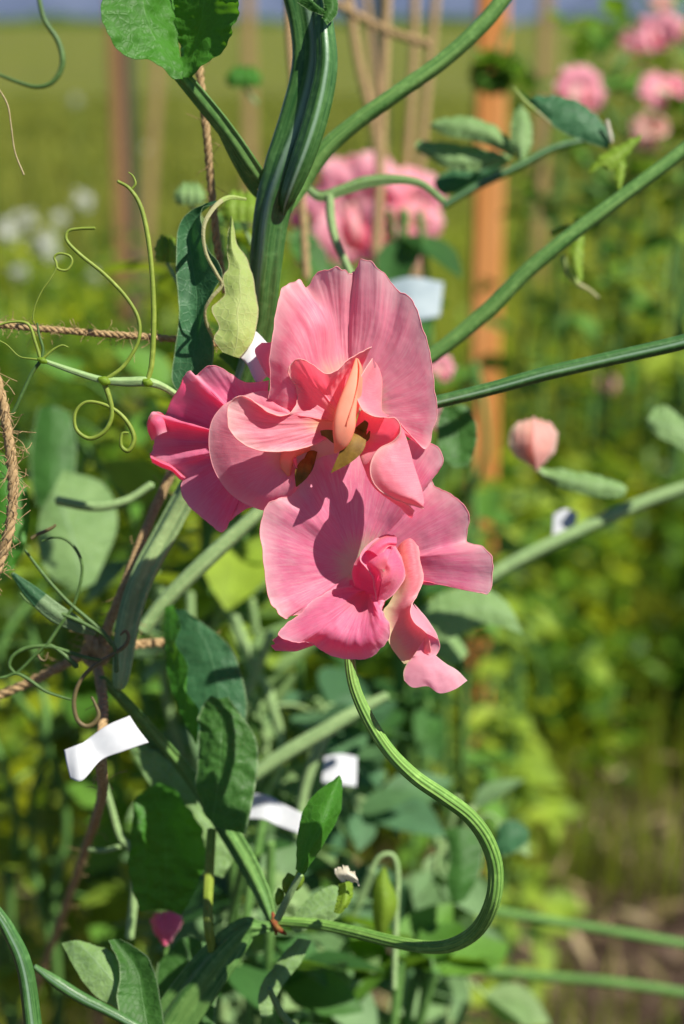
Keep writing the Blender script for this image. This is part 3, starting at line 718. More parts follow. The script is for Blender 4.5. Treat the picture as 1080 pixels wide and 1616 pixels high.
# withered pale bud to the right of it
mb = leaf3([(528, 1372, 0), (545, 1366, 6), (560, 1378, 4)], [(530, 1380, 10), (548, 1378, 16), (565, 1388, 10)], [(540, 1392, 0), (552, 1390, 2), (568, 1398, 0)], .428, seed=7, ruffle=2.4, rfreq=4)
w_ = mb.build('withered_bud', M['silk'], vine)
mb = leaf3([(535, 1395, 0), (532, 1420, 4), (528, 1440, 0)], [(545, 1392, 10), (545, 1420, 12), (535, 1442, 6)], [(556, 1390, 0), (556, 1415, 2), (540, 1440, 0)], .43, seed=8, ruffle=1)
mb.build('bud', M['leaf_yellow'], vine)

# leaves L4..L7 on the lower left
mb = leaf3([(270, 962, -8), (272, 1010, -8), (276, 1070, -8), (292, 1120, -6), (320, 1180, 0)], [(285, 962, 0), (322, 1010, 6), (340, 1070, 8), (345, 1120, 6), (335, 1182, 2)],
           [(292, 962, 4), (358, 1015, 6), (380, 1062, 4), (390, 1115, 2), (380, 1180, 0)], .480, tilt=(.1, .3), seed=20, ruffle=2.2, rfreq=6, rough=3)
lf = mb.build('leaf', M['leaf_teal'], vine)
mb = leaf3([(262, 958, 6), (260, 1000, 10), (263, 1045, 12), (272, 1090, 12), (288, 1130, 10), (308, 1172, 6)], [(268, 956, 10), (270, 1000, 20), (276, 1045, 22), (286, 1090, 20), (300, 1130, 16), (312, 1172, 8)],
           [(274, 956, 8), (284, 985, 30), (278, 1015, 34), (296, 1050, 32), (292, 1085, 30), (314, 1120, 24), (318, 1172, 8)][0:6], .476, tilt=(.3, .3), seed=120, ruffle=1.5, rfreq=5, rough=2)
mb.build('leaf_flap', M['leaf'], vine)
mb = leaf3([(310, 1250, 0), (312, 1200, 8), (313, 1150, 12), (318, 1118, 14), (335, 1098, 14)], [(335, 1300, 12), (345, 1235, 20), (350, 1180, 22), (350, 1130, 20), (345, 1102, 14)],
           [(388, 1316, 0), (400, 1260, 4), (408, 1200, 6), (400, 1158, 8), (360, 1100, 14)], .462, tilt=(.2, .3), seed=21, ruffle=4.0, rfreq=3.6, rough=6)
mb.build('leaf', M['leaf_dark'], vine)
mb = leaf3([(214, 1258, 6), (208, 1300, 14), (205, 1350, 18), (208, 1400, 16), (222, 1438, 10)], [(250, 1236, -4), (258, 1290, -8), (262, 1340, -10), (262, 1390, -6), (262, 1436, 0)],
           [(270, 1250, 6), (310, 1290, 16), (324, 1345, 18), (315, 1395, 18), (284, 1444, 10)], .476, seed=22, ruffle=7, rfreq=3.3, rough=9)
mb.build('leaf', M['leaf'], vine)
mb = leaf3([(205, 1180, 0), (235, 1235, 4), (285, 1300, 4), (310, 1330, 4), (318, 1382, 0)], [(215, 1178, 6), (262, 1225, 12), (310, 1280, 12), (336, 1330, 10), (335, 1380, 2)], [(225, 1175, 0), (290, 1215, 6), (345, 1275, 4), (378, 1330, 4), (352, 1385, 0)], .488, seed=23, ruffle=4.0, rough=4)
mb.build('leaf', M['leaf_grey'], vine)
mb = stem([(334, 1310, .466), (330, 1380, .458), (328, 1450, .446), (335, 1500, .448)], [14, 15, 15, 14], prof=p_rib(5, .08)); mb.build('stem', M['tendril'], vine)
# bottom left leaves
mb = leaf3([(98, 1488, 0), (120, 1530, 6), (150, 1570, 6), (200, 1600, 0)], [(120, 1484, 8), (150, 1515, 14), (180, 1550, 14), (215, 1590, 6)], [(140, 1488, 0), (180, 1505, 6), (200, 1540, 4), (222, 1585, 0)], .44, seed=24, ruffle=1.4)
mb.build('leaf', M['leaf_grey'], vine)
mb = leaf3([(172, 1484, 6), (190, 1530, 10), (185, 1580, 10), (200, 1640, 6)], [(180, 1482, 0), (215, 1530, -4), (225, 1580, -4), (235, 1640, 0)], [(190, 1482, 4), (232, 1510, 10), (250, 1560, 10), (262, 1640, 4)], .435, seed=25, ruffle=1.4)
mb.build('leaf', M['leaf_dark'], vine)
mb = leaf3([(250, 1520, 0), (245, 1560, 4), (250, 1600, 4), (250, 1650, 0)], [(290, 1480, 10), (300, 1540, 10), (300, 1590, 10), (300, 1650, 0)], [(330, 1490, 0), (350, 1530, 4), (340, 1590, 4), (340, 1650, 0)], .47, seed=26, ruffle=1.5)
mb.build('leaf', M['leaf_dark'], vine)

# curled leaf and pale leaf beside the upper stem
mb = leaf3([(345, 316, 10), (318, 335, 16), (325, 385, 22), (350, 430, 22), (330, 475, 24), (322, 500, 20), (338, 545, 8), (330, 600, 4)],
           [(335, 318, 0), (300, 360, -6), (305, 420, -8), (312, 470, -6), (310, 505, -6), (308, 545, 0), (300, 600, 0), (295, 622, 0)],
           [(325, 320, 4), (285, 350, 8), (278, 420, 10), (282, 470, 8), (282, 510, 8), (275, 560, 4), (272, 600, 2), (285, 622, 0)], .42, tilt=(.2, .1), seed=27, ruffle=1.8, rfreq=6)
mb.build('leaf', M['leaf_teal'], vine)
mb = stem([(388, 314, .422), (360, 312, .416), (338, 328, .412), (322, 358, .410), (325, 398, .410), (342, 432, .410), (350, 450, .411), (334, 470, .411), (324, 490, .412), (328, 515, .414), (344, 545, .417)], [5, 8, 7, 6, 5, 6, 6, 5, 5, 4], prof=p_wing(.5, .3), nr=16, n=120)
mb.build('leaf_tip', M['leaf_pale'], vine)
mb = leaf3([(364, 342, 4), (358, 390, 4), (362, 420, 8), (352, 438, 10), (355, 465, 8), (335, 487, 8), (346, 515, 8), (338, 535, 4), (352, 556, 2)],
           [(366, 340, 10), (366, 390, 14), (378, 420, 16), (378, 445, 18), (380, 470, 18), (375, 490, 18), (376, 515, 16), (374, 540, 12), (368, 562, 4)],
           [(368, 345, 4), (375, 385, 4), (390, 410, 6), (400, 440, 6), (404, 465, 6), (408, 490, 6), (405, 515, 6), (398, 540, 4), (378, 565, 0)], .416, seed=28, ruffle=1.0, rfreq=5)
mb.build('leaf', M['leaf_pale'], vine)
mb = leaf3([(345, 560, 0), (365, 580, 4), (378, 600, 2), (385, 640, 0)], [(352, 556, 6), (375, 570, 10), (392, 595, 8), (398, 640, 4)], [(362, 550, 0), (388, 565, 4), (402, 590, 4), (410, 640, 0)], .44, seed=29, ruffle=.8)
mb.build('leaf', M['leaf_dark'], vine)

# top leaf
mb = leaf3([(178, -30, 30), (160, 10, 36), (168, 50, 34), (195, 84, 26), (232, 96, 16), (276, 122, 6)],
           [(225, -40, 0), (226, 0, 4), (236, 40, 2), (252, 70, 0), (268, 95, 0), (284, 124, 2)],
           [(270, -40, -40), (276, 0, -44), (280, 40, -40), (284, 75, -30), (288, 100, -14), (288, 124, 4)], .415, tilt=(0, .25), seed=30, ruffle=3.0, rfreq=4, rough=5.0)
leaf3([(268, -40, -42), (274, 0, -46), (278, 40, -42), (284, 80, -26), (288, 122, 4)], [(318, -40, 0), (322, 0, 2), (318, 40, 0), (306, 80, 0), (292, 122, 2)], [(368, -40, 60), (378, 0, 66), (372, 40, 52), (345, 85, 30), (300, 122, 4)], .415, mb, tilt=(0, .0), seed=31, ruffle=4.0, rfreq=5, rough=4)
leaf_top = mb.build('leaf', M['leaf'], vine)

# ---- tendrils: a pale green set left of the spray
tn = empty('tendril_cluster', at(235, 603, .40), 'sharp pale green tendrils coiling in front of the horizontal jute twine', 'tendril')
def T(name, pts, w, mat, parent): return tendril(pts, w).build(name, mat, parent)
z = .408
mb = stem([(66, 568, .406), (110, 584, .407), (162, 600, .408), (200, 603, .408), (232, 603, .408), (262, 613, .410), (300, 640, .416), (330, 660, .424)], [6, 9, 11, 15, 15, 11, 10, 9], prof=p_rib(5, .08), n=90); mb.build('stem', M['stem_pale'], tn)
T('tendril', [(233, 602, z), (240, 570, z), (243, 500, z), (240, 430, z), (233, 370, z), (222, 325, z), (205, 298, z), (186, 286, z)], [8, 9, 9, 8, 8, 7, 6, 5], M['tendril'], tn)
T('tendril', [(207, 300, z), (214, 290, z), (210, 278, z), (203, 272, z)], [4, 4, 3, 2], M['tendril'], tn)
T('tendril', [(166, 600, z), (195, 578, z), (218, 540, z), (219, 505, z), (200, 470, z), (165, 433, z), (128, 403, z), (106, 380, z), (108, 365, z), (125, 361, z), (150, 360, z)], [7, 6, 6, 6, 6, 6, 5, 5, 5], M['tendril'], tn)
T('tendril', [(163, 600, z), (173, 628, z), (177, 655, z), (166, 680, z), (142, 692, z), (121, 678, z), (119, 652, z), (135, 635, z), (160, 637, z), (186, 650, z), (205, 672, z), (212, 694, z), (203, 711, z), (192, 704, z), (193, 685, z), (203, 683, z)], [9, 8, 7, 7, 6, 5, 5, 6, 7, 8, 7, 5, 4], M['tendril'], tn)
mb = stem([(156, 597, .407), (164, 601, .407), (173, 604, .407)], [6, 15, 7], nr=12)
stem([(226, 600, .407), (233, 604, .407), (240, 606, .407)], [6, 14, 7], nr=12, mb=mb)
stem([(60, 566, .405), (67, 569, .405), (74, 572, .405)], [4, 10, 5], nr=12, mb=mb)
mb.build('node', M['leaf_yellow'], tn)
z = .406
T('tendril', [(66, 568, z), (68, 550, z), (62, 528, z), (59, 510, z)], [6, 5, 4, 3], M['tendril_dark'], tn)
T('tendril', [(64, 566, z), (56, 540, z), (45, 512, z), (20, 508, z), (-10, 515, z)], [6, 5, 5, 4, 4], M['tendril'], tn)
T('tendril', [(66, 568, z), (48, 566, z), (30, 562, z), (12, 545, z), (0, 538, z)], [4, 3, 2, 2, 2], M['tendril'], tn)
T('tendril', [(64, 570, z), (50, 590, z), (36, 620, z), (18, 655, z), (-10, 678, z)], [6, 6, 6, 6, 6], M['tendril_dark'], tn)
T('tendril', [(68, 566, z), (84, 552, z), (98, 545, z), (108, 548, z)], [5, 4, 3, 2], M['tendril'], tn)
T('tendril', [(52, 505, z), (55, 485, z), (66, 460, z), (80, 440, z), (90, 420, z), (86, 406, z), (95, 400, z), (110, 404, z), (114, 414, z), (106, 426, z), (92, 424, z), (88, 412, z)], [2, 3, 3, 4, 4, 4, 4, 4], M['tendril'], tn)

# darker set lower left
td = empty('tendril_cluster', at(190, 1050, .41), 'dark bluish tendrils tangled at the lower left above the folded white paper tag', 'tendril')
z = .43
T('tendril', [(40, 868, z), (56, 890, z), (80, 920, z), (108, 950, z), (140, 978, z), (165, 1000, z), (182, 1025, z), (184, 1060, z)], [4, 5, 6, 6, 7, 7, 7, 8], M['tendril_dark'], td)
T('tendril', [(66, 854, z), (85, 848, z), (105, 852, z), (122, 870, z), (130, 895, z), (126, 925, z), (115, 958, z), (100, 980, z), (80, 1010, z), (72, 1022, z)], [3, 4, 5, 5, 5, 5, 5, 6, 6], M['tendril_dark'], td)
T('tendril', [(50, 850, z), (60, 843, z), (72, 838, z), (84, 832, z), (88, 828, z)], [6, 5, 6, 5, 4], M['tendril_red'], td)
T('tendril', [(32, 936, z), (45, 950, z), (70, 962, z), (100, 970, z), (135, 985, z), (162, 1000, z), (178, 1018, z)], [3, 4, 6, 7, 7, 7], M['tendril_dark'], td)
T('tendril', [(190, 1002, z), (198, 996, z), (203, 1004, z), (198, 1018, z), (180, 1032, z), (158, 1045, z), (136, 1062, z), (122, 1085, z), (117, 1110, z), (122, 1135, z), (135, 1146, z), (148, 1142, z), (156, 1128, z), (150, 1110, z), (145, 1100, z)], [3, 5, 6, 7, 7, 6, 6, 7, 7, 7, 8, 7, 5, 4], M['tendril_red'], td)
T('tendril', [(160, 1042, z), (130, 1036, z), (100, 1026, z), (75, 1020, z), (45, 1022, z), (22, 1034, z), (15, 1050, z), (24, 1063, z)], [5, 6, 6, 7, 6, 6, 5], M['tendril_dark'], td)
T('tendril', [(-10, 1072, z), (10, 1068, z), (26, 1063, z), (45, 1072, z), (75, 1092, z), (112, 1104, z)], [5, 5, 6, 6, 5, 4], M['tendril_dark'], td)
T('tendril', [(26, 1063, z), (40, 1050, z), (58, 1032, z), (75, 1018, z), (95, 1028, z), (122, 1052, z)], [5, 5, 6, 6, 7, 9], M['tendril_dark'], td)
T('tendril', [(66, 1020, z), (60, 1030, z), (64, 1040, z), (72, 1042, z), (76, 1030, z)], [4, 4, 4, 3, 3], M['tendril_red'], td)
# blade-like blue green leaf stalk crossing behind
mb = stem([(20, 905, .43), (50, 935, .43), (85, 965, .43), (120, 985, .432), (150, 1000, .435)], [6, 24, 30, 24, 8], prof=p_wing(.3, .15)); mb.build('leaf', M['leaf_teal'], td)

# blurred near tendril in the top left corner
tt = empty('tendril', at(60, -10, .35), 'single curved tendril hanging in the top left corner, out of focus', 'tendril')
tendril([(58, -20, .47), (70, 30, .47), (92, 65, .47), (99, 100, .47), (85, 128, .47), (60, 137, .47), (30, 130, .47), (-15, 112, .47)], [7, 8, 9, 9, 8, 7, 6, 5]).build('stem', M['tendril_dark'], tt)
mb = tendril([(-5, 135, .41), (12, 165, .41), (18, 200, .41), (24, 240, .41), (38, 276, .41)], [2.5, 3, 2.5, 2.5, 3])
tag(mb.build('dry_fibre', M['fibre']), 'thin dry fibre hanging at the left edge below the top corner tendril', 'fibre')

# ------------------------------------------------------------------ twine
def twine(pts, w, name, label, group='jute twines of the trellis', turns=None, fuzz=160, mat=None):
    P = np.array([at(*p) for p in pts])
    d = np.mean([p[2] for p in pts])
    R_ = w * .5 * KPX * d
    C = cr(P, 260)
    L = np.sum(np.linalg.norm(np.diff(C, axis=0), axis=1))
    turns = turns or L / (R_ * 6.5)
    T_ = norm(np.gradient(C, axis=0)); S = norm(np.cross(T_, FWD)); N_ = np.cross(T_, S)
    t = np.linspace(0, 1, 260 if turns < 30 else 520)
    C2 = cr(P, len(t)); T_ = norm(np.gradient(C2, axis=0)); S = norm(np.cross(T_, FWD)); N_ = np.cross(T_, S)
    mb = MB()
    for k in range(3):
        a = t * turns * 6.283 + k * 2.094
        H = C2 + (np.cos(a)[:, None] * S + np.sin(a)[:, None] * N_) * R_ * .48
        H = H + np.array([[mn.noise(Vector(h * 900)) for _ in range(1)] for h in H]) * R_ * .12
        tube(H, R_ * .56, nr=7, n=len(t), mb=mb, cap=False, ref=FWD)
    if fuzz:
        fb = mb
        for _ in range(fuzz):
            i = rnd.randrange(len(t)); c = C2[i]; 
            q = norm(np.array([rnd.gauss(0, 1) for _ in range(3)])); q = norm(q + T_[i] * rnd.uniform(-1.5, 1.5))
            l = R_ * rnd.uniform(1.2, 4.5) * (2 if rnd.random() < .08 else 1)
            q2 = norm(q + .9 * np.array([rnd.gauss(0, 1) for _ in range(3)]) * .6)
            tube([c + q * R_ * .8, c + q * (R_ + l * .5), c + q * (R_ + l * .5) + q2 * l * .5], R_ * .05 + .00002, nr=4, n=7, mb=fb, cap=False)
    o = mb.build(name, mat or M['jute'])
    return tag(o, label, 'twine', group)
twine([(-30, 510, .424), (60, 518, .424), (150, 526, .425), (240, 532, .426), (340, 542, .434), (420, 550, .45)], 11, 'jute_twine', 'horizontal jute twine crossing behind the pale green tendrils', fuzz=260)
twine([(-15, 560, .385), (5, 640, .385), (15, 700, .385), (21, 760, .385), (16, 830, .385), (-5, 900, .385), (-30, 950, .385)], 17, 'jute_twine', 'thick frayed jute twine hanging down the left edge', fuzz=240)
twine([(312, 60, .44), (316, 120, .44), (326, 210, .442), (333, 290, .445), (345, 400, .45), (356, 460, .455)], 13, 'jute_twine', 'jute twine dropping from under the top green leaf', fuzz=60)
twine([(285, 715, .47), (255, 780, .47), (225, 850, .465), (195, 930, .46), (172, 985, .46), (155, 1040, .463), (163, 1110, .447), (160, 1200, .431), (160, 1260, .46), (135, 1340, .53), (100, 1440, .60), (50, 1580, .68), (20, 1680, .72)], 15, 'jute_twine', 'jute twine running down beside the winged vine to the folded white tag', fuzz=80)
twine([(-30, 1108, .47), (40, 1080, .47), (100, 1050, .468), (150, 1028, .468), (200, 1020, .478), (260, 1014, .49), (340, 1008, .505)], 15, 'jute_twine', 'slanting jute twine behind the dark tendrils at the lower left', fuzz=60)
twine([(140, 1000, .462), (150, 1020, .46), (165, 1035, .46), (150, 1050, .462), (135, 1030, .464), (152, 1015, .462)], 18, 'jute_twine', 'knot where two jute twines cross at the lower left', fuzz=50)
twine([(454, -20, .60), (456, 50, .60), (462, 130, .60), (474, 280, .60), (484, 440, .60)], 13, 'jute_twine', 'blurred jute twine just right of the thick vine', fuzz=0)
bgt = [((548, -20), (565, 90), (598, 250), .80, 15), ((612, -20), (606, 120), (600, 270), .80, 15), ((655, -20), (652, 120), (640, 300), .95, 14), ((690, -20), (676, 120), (660, 300), 1.0, 14), ((575, -20), (590, 120), (608, 290), 1.05, 12)]
for i, (a, b, c, d, w) in enumerate(bgt):
    twine([(*a, d), (*b, d), (*c, d), (c[0] - 6, c[1] + 150, d)], w, 'jute_twine', ['first blurred twine right of the thick vine, leaning right as it falls', 'nearly upright blurred twine over the blurred pink blooms', 'blurred twine just left of the wider grey leaf', 'rightmost of the blurred twines before the orange stake', 'thin far blurred twine between the two brighter ones'][i], fuzz=0)
twine([(525, 2, .75), (570, 28, .75), (620, 52, .75), (680, 70, .75)], 14, 'jute_twine', 'slanted blurred twine tying the upright ones near the top', fuzz=0)
twine([(640, 330, .9), (660, 420, .9), (672, 520, .9)], 12, 'jute_twine', 'short blurred twine behind the right edge of the top bloom', fuzz=0)

# ------------------------------------------------------------------ other stalks (each its own)
def stalk_thing(pts, w, mat, label, name='flower_stalk', cat='stalk', prof=None, group='stalks of neighbouring plants', **kw):
    o = stem(pts, w, prof=prof or p_rib(6, .035), n=100, nr=36, **kw).build(name, mat)
    return tag(o, label, cat, group)
stalk_thing([(815, -30, .455), (765, 35, .455), (700, 95, .455), (630, 145, .455), (560, 195, .455), (510, 240, .455), (470, 300, .455), (440, 350, .45)], [24, 25, 25, 25, 26, 28, 26, 16], M['stem_mid'], 'green stalk slanting from the thick vine to the top edge')
stalk_thing([(1110, 210, .475), (1060, 252, .475), (980, 312, .475), (900, 372, .475), (830, 430, .475), (770, 490, .475), (700, 548, .475), (640, 590, .475)], [20, 21, 22, 23, 24, 25, 23, 22], M['stem_mid'], 'slightly blurred green stalk crossing the orange stake toward the right edge')
stalk_thing([(1110, 532, .425), (1040, 549, .425), (950, 569, .425), (860, 590, .425), (780, 612, .425), (700, 632, .425), (640, 645, .425)], [24, 23, 22, 22, 21, 20, 20], M['stem_blue'], 'dark green stalk running right from behind the top bloom')
stalk_thing([(1110, 760, .62), (1010, 795, .62), (920, 835, .62), (850, 868, .62), (790, 900, .62), (720, 950, .62), (640, 1020, .62)], [20, 21, 21, 21, 21, 20, 18], M['stem_pale'], 'pale blurred stalk with a white scrap, right of the lowest bloom')
stalk_thing([(430, 790, .49), (380, 835, .49), (320, 890, .49), (260, 950, .49), (225, 995, .49)], [20, 23, 25, 24, 22], M['stem_pale'], 'pale stalk slanting down left from the left bloom')
stalk_thing([(610, 1098, .56), (560, 1125, .56), (510, 1155, .56), (450, 1190, .56), (395, 1228, .56)], [14, 22, 24, 24, 22], M['stem_pale'], 'pale blurred stalk behind the upper part of the bent stalk')
stalk_thing([(520, 1145, .57), (500, 1190, .57), (480, 1250, .57), (470, 1320, .57)], [14, 16, 16, 16], M['stem_pale'], 'short upright blurred stalk below the pale forked one')
stalk_thing([(600, 1405, .75), (680, 1418, .75), (780, 1438, .75), (880, 1455, .75), (980, 1472, .75), (1110, 1495, .75)], 15, M['stem_mid'], 'upper of two long blurred stalks lying across the soil at lower right')
stalk_thing([(560, 1560, .8), (640, 1535, .8), (740, 1530, .8), (850, 1540, .8), (980, 1552, .8), (1110, 1572, .8)], 15, M['stem_mid'], 'lower of two long blurred stalks lying across the soil at lower right')
stalk_thing([(-10, 1430, .40), (15, 1470, .40), (40, 1530, .40), (55, 1640, .40)], [16, 22, 26, 28], M['stem_blue'], 'dark stalk in the bottom left corner')
stalk_thing([(55, 1525, .43), (90, 1550, .43), (130, 1575, .43), (180, 1600, .43), (270, 1650, .43)], [8, 18, 18, 16, 14], M['stem_blue'], 'short dark stalk under the bottom left grey leaf')
stalk_thing([(90, 790, .5), (150, 800, .5), (200, 790, .5), (240, 765, .5)], [14, 14, 13, 12], M['stem_pale'], 'blurred stalk over the round pale leaf at left', )
stalk_thing([(160, 1215, .5), (175, 1270, .5), (190, 1320, .5), (215, 1360, .5), (205, 1480, .5)], [8, 10, 11, 14, 14], M['stem_pale'], 'thin stalk dropping below the folded white tag')
stalk_thing([(140, 1340, .5), (165, 1342, .5), (190, 1336, .5)], [7, 8, 8], M['stem_pale'], 'tiny side twig left of the bright green leaf', name='twig', cat='twig')

# ------------------------------------------------------------------ paper tags
def tagpaper(rows, d, label, mat='paper', cat='plant tag'):
    rows = [[(x, y, z_ + .45 * (y - rows[0][0][1])) for x, y, z_ in q] for q in rows]
    mb = MB(); mp = mapper(d)
    sheet(rows, mp, nu=16, nv=30, rough=.5, seed=3, mb=mb)
    o = mb.build('paper_tag', M[mat])
    s = o.modifiers.new('thickness', 'SOLIDIFY'); s.thickness = .0003
    return tag(o, label, cat, 'labels tied among the plants')
tagpaper([[(102, 1184, 10), (125, 1175, 16), (140, 1166, 2), (170, 1145, 10), (205, 1130, 6)], [(106, 1205, 12), (125, 1198, 20), (150, 1190, 4), (180, 1168, 12), (218, 1150, 8)], [(112, 1228, 8), (130, 1232, 14), (160, 1200, 4), (195, 1186, 10), (235, 1172, 8)]], .426, 'folded white paper tag on jute twine at lower left')
tagpaper([[(512, 1195, 0), (535, 1190, 4), (564, 1195, 0)], [(508, 1235, 0), (535, 1238, 4), (562, 1242, 0)]], .58, 'blurred square white tag behind the bent stalk')
tagpaper([[(392, 1252, 0), (420, 1255, 6), (445, 1268, 0), (480, 1285, 8)], [(390, 1292, 0), (418, 1294, 6), (440, 1304, 0), (472, 1316, 8)]], .52, 'blurred bent white tag beside the dark ruffled leaf')
tagpaper([[(372, 562, 0), (388, 520, 4), (404, 524, 0), (425, 545, 0)], [(392, 570, 0), (406, 606, 6), (420, 596, 4), (436, 584, 0)]], .412, 'small white scrap between the pale leaf and the top bloom')
tagpaper([[(612, 446, 0), (650, 438, 6), (700, 446, 0)], [(618, 500, 0), (655, 506, 6), (694, 500, 0)]], .70, 'blurred grey label right of the top bloom', mat='plastic_grey')
tagpaper([[(874, 812, 0), (892, 804, 4), (912, 810, 0)], [(872, 848, 0), (890, 850, 4), (905, 842, 0)]], .63, 'small blurred white scrap on the pale stalk at right')

# ------------------------------------------------------------------ generic flower (local space, metres), faces +Z local
def loc_map(a): return np.asarray(a, float)
def generic_flower(name, mats, label, group='blurred blooms of neighbouring plants', seed=0, cat='flower'):
    rs = random.Random(seed)
    root = empty(name, (0, 0, 0), label, cat, group)
    m = []
    for i in range(19):
        a = R(-35 + i * 250 / 18)
        r = .026 + .0022 * math.sin(i * 1.9 + seed) - (.004 if i == 9 else 0)
        m.append((math.cos(a) * r * 1.05, math.sin(a) * r + .006, .004 * math.sin(i * 2.3 + seed) - .004))
    mm = np.array(m); hub = np.array([0, -.004, -.004])
    ma = hub + (mm - hub) * .35; ma[:, 2] = -.003
    mc = hub + (mm - hub) * .7; mc[:, 2] = .002
    b = sheet([hub + (mm - hub) * .05, ma, mc, mm], loc_map, nu=26, nv=70, ruffle=5, rfreq=4, rough=4, seed=seed, bead=2)
    b.build('flag_petal', mats[0], root)
    for s in (-1, 1):
        w = []
        for i in range(12):
            a = R(80 - i * 200 / 11)
            w.append((s * (.004 + math.cos(a) * .011 * (1 + .1 * math.sin(i * 2 + seed))), -.004 + math.sin(a) * .014 - .003, .016 + .004 * math.cos(a * 2)))
        ww = np.array(w); h = np.array([0, -.012, .002])
        wa = h + (ww - h) * .5; wa[:, 2] += .006
        b = sheet([h + (ww - h) * .05, wa, ww], loc_map, nu=18, nv=40, ruffle=6, rfreq=4, rough=3, seed=seed + s, bead=2)
        b.build('wing_petal', mats[1], root)
    b = tube([(0, .006, .010), (0, -.002, .015), (0, -.010, .012), (0, -.014, .002)], [.001, .003, .0032, .001], nr=10)
    b.build('keel', mats[1], root)
    b = tube([(0, -.010, .004), (0, -.013, -.004), (0, -.016, -.010), (0, -.030, -.018)], [.0045, .004, .0018, .001], nr=10)
    b.build('calyx', M['leaf_yellow'], root)
    return root
def place(root, px, py, d, size, rx=0, ry=0, rz=0):
    """face the camera-ish, then rotate"""
    p = at(px, py, d)
    base = Matrix(((RIGHT[0], UP[0], -FWD[0]), (RIGHT[1], UP[1], -FWD[1]), (RIGHT[2], UP[2], -FWD[2]))).to_4x4()
    rot = Matrix.Rotation(R(rz), 4, 'Z') @ Matrix.Rotation(R(ry), 4, 'Y') @ Matrix.Rotation(R(rx), 4, 'X')
    s = size * KPX * d / .052
    root.matrix_world = Matrix.Translation(Vector(p)) @ base @ rot @ Matrix.Scale(s, 4)
    root['_w'] = list(map(float, p))
    return root
pk = (M['petal_bg'], M['petal_bg'])
flist = [
    (568, 350, .92, 185, -5, -15, 12, pk, 'largest blurred pink bloom just above the top sharp bloom'),
    (655, 332, .92, 110, 0, 35, -20, pk, 'smaller blurred pink bloom right of the large blurred one'),
    (636, 390, .90, 70, 20, 0, 170, (M['bud_peach'], M['petal_bg']), 'pale blurred bloom hanging below the smaller blurred pink one'),
    (545, 272, .95, 75, -50, 0, 20, pk, 'blurred bloom topping the cluster over the sharp bloom'),
    (500, 375, .95, 95, 0, -50, 40, (M['petal_mauve'], M['petal_mauve']), 'mauve blurred bloom beside the thin twine above the sharp bloom'),
    (918, 148, 1.10, 80, 0, 20, 0, pk, 'pink blurred bloom above the curled leaf at upper right'),
    (1040, 62, 1.2, 86, -20, -20, 10, pk, 'blurred pink bloom near the top right corner'),
    (1050, 145, 1.15, 72, 0, 30, 60, pk, 'blurred pink bloom at the right edge below the corner one'),
    (1000, 75, 1.3, 54, 0, 0, -40, pk, 'small deep pink blurred bloom left of the corner one'),
    (1030, 205, 1.2, 56, 0, 0, 100, (M['bud_peach'], M['bud_peach']), 'pale peach blurred bloom below the two right edge blooms'),
    (1045, 8, 1.25, 36, 0, 0, 0, (M['bud_peach'], M['bud_peach']), 'pale peach blurred bloom cut by the top edge'),
    (697, 585, .75, 44, 0, 20, 0, pk, 'pink blurred bit peeking out right of the top bloom'),
    (696, 662, .70, 42, 0, -20, 0, pk, 'pink blurred bud peeking out below the dark stalk'),
    (960, 610, 1.6, 30, 0, 0, 0, (M['bud_peach'], M['bud_peach']), 'tiny faint bloom in the green right of the dark stalk'),
]
for i, (x, y, d, s, rx, ry, rz, mt, lab) in enumerate(flist):
    f = generic_flower('sweet_pea_flower', mt, lab, seed=i * 3 + 1)
    place(f, x, y, d, s, rx, ry, rz)

pb = empty('flower_bud', at(262, 1490, .50), 'small deep pink bud at lower left below the bright green leaf', 'flower bud')
mb = MB()
for k in range(3):
    leaf3([(258, 1492, 0), (243 + k * 8, 1470, 6), (238 + k * 14, 1450, 8), (250 + k * 8, 1438, 2)], [(260, 1492, 4), (255 + k * 6, 1470, 16 - k * 3), (252 + k * 10, 1452, 16 - k * 3), (258 + k * 8, 1440, 6)], [(264, 1492, 0), (270 + k * 5, 1470, 4), (270 + k * 9, 1455, 4), (268 + k * 9, 1442, 0)], .5, mb, seed=90 + k)
mb.build('petal', M['petal_deep'], pb)
stem([(262, 1492, .5), (262, 1510, .5), (270, 1540, .5)], [10, 7, 6]).build('stem', M['stem_mid'], pb)
# peach bud with pale leaf at the right
bud = empty('flower_bud', at(845, 735, .56), 'blurred round peach bud with a pale leaf, right of the blooms', 'flower bud')
mb = MB()
for k in range(5):
    ox = (k - 2) * 11; zz_ = 14 - abs(k - 2) * 7
    leaf3([(845, 742, 0), (828 + ox * .8, 715, zz_), (826 + ox, 685, zz_), (838 + ox, 662 + abs(ox) * .25, 2)], [(848, 744, 6), (843 + ox * .7, 715, zz_ + 14), (843 + ox, 685, zz_ + 12), (843 + ox, 658 + abs(ox) * .3, 0)], [(850, 742, 0), (858 + ox * .7, 715, zz_), (860 + ox * .9, 685, zz_), (850 + ox, 664 + abs(ox) * .25, -2)], .56, mb, tilt=(0, .1), ruffle=2, rfreq=2.3, rough=1, seed=70 + k)
mb.build('petal', M['bud_peach'], bud)
stem([(845, 738, .56), (860, 750, .56), (880, 765, .56)], [10, 8, 6]).build('stem', M['stem_pale'], bud)
leaf3([(850, 738, 0), (900, 742, 4), (950, 752, 4), (988, 766, 0)], [(852, 748, 8), (900, 758, 12), (950, 768, 12), (990, 772, 4)], [(856, 752, 0), (895, 772, 4), (945, 784, 4), (985, 784, 0)], .56, seed=33).build('leaf', M['leaf_grey'], bud)

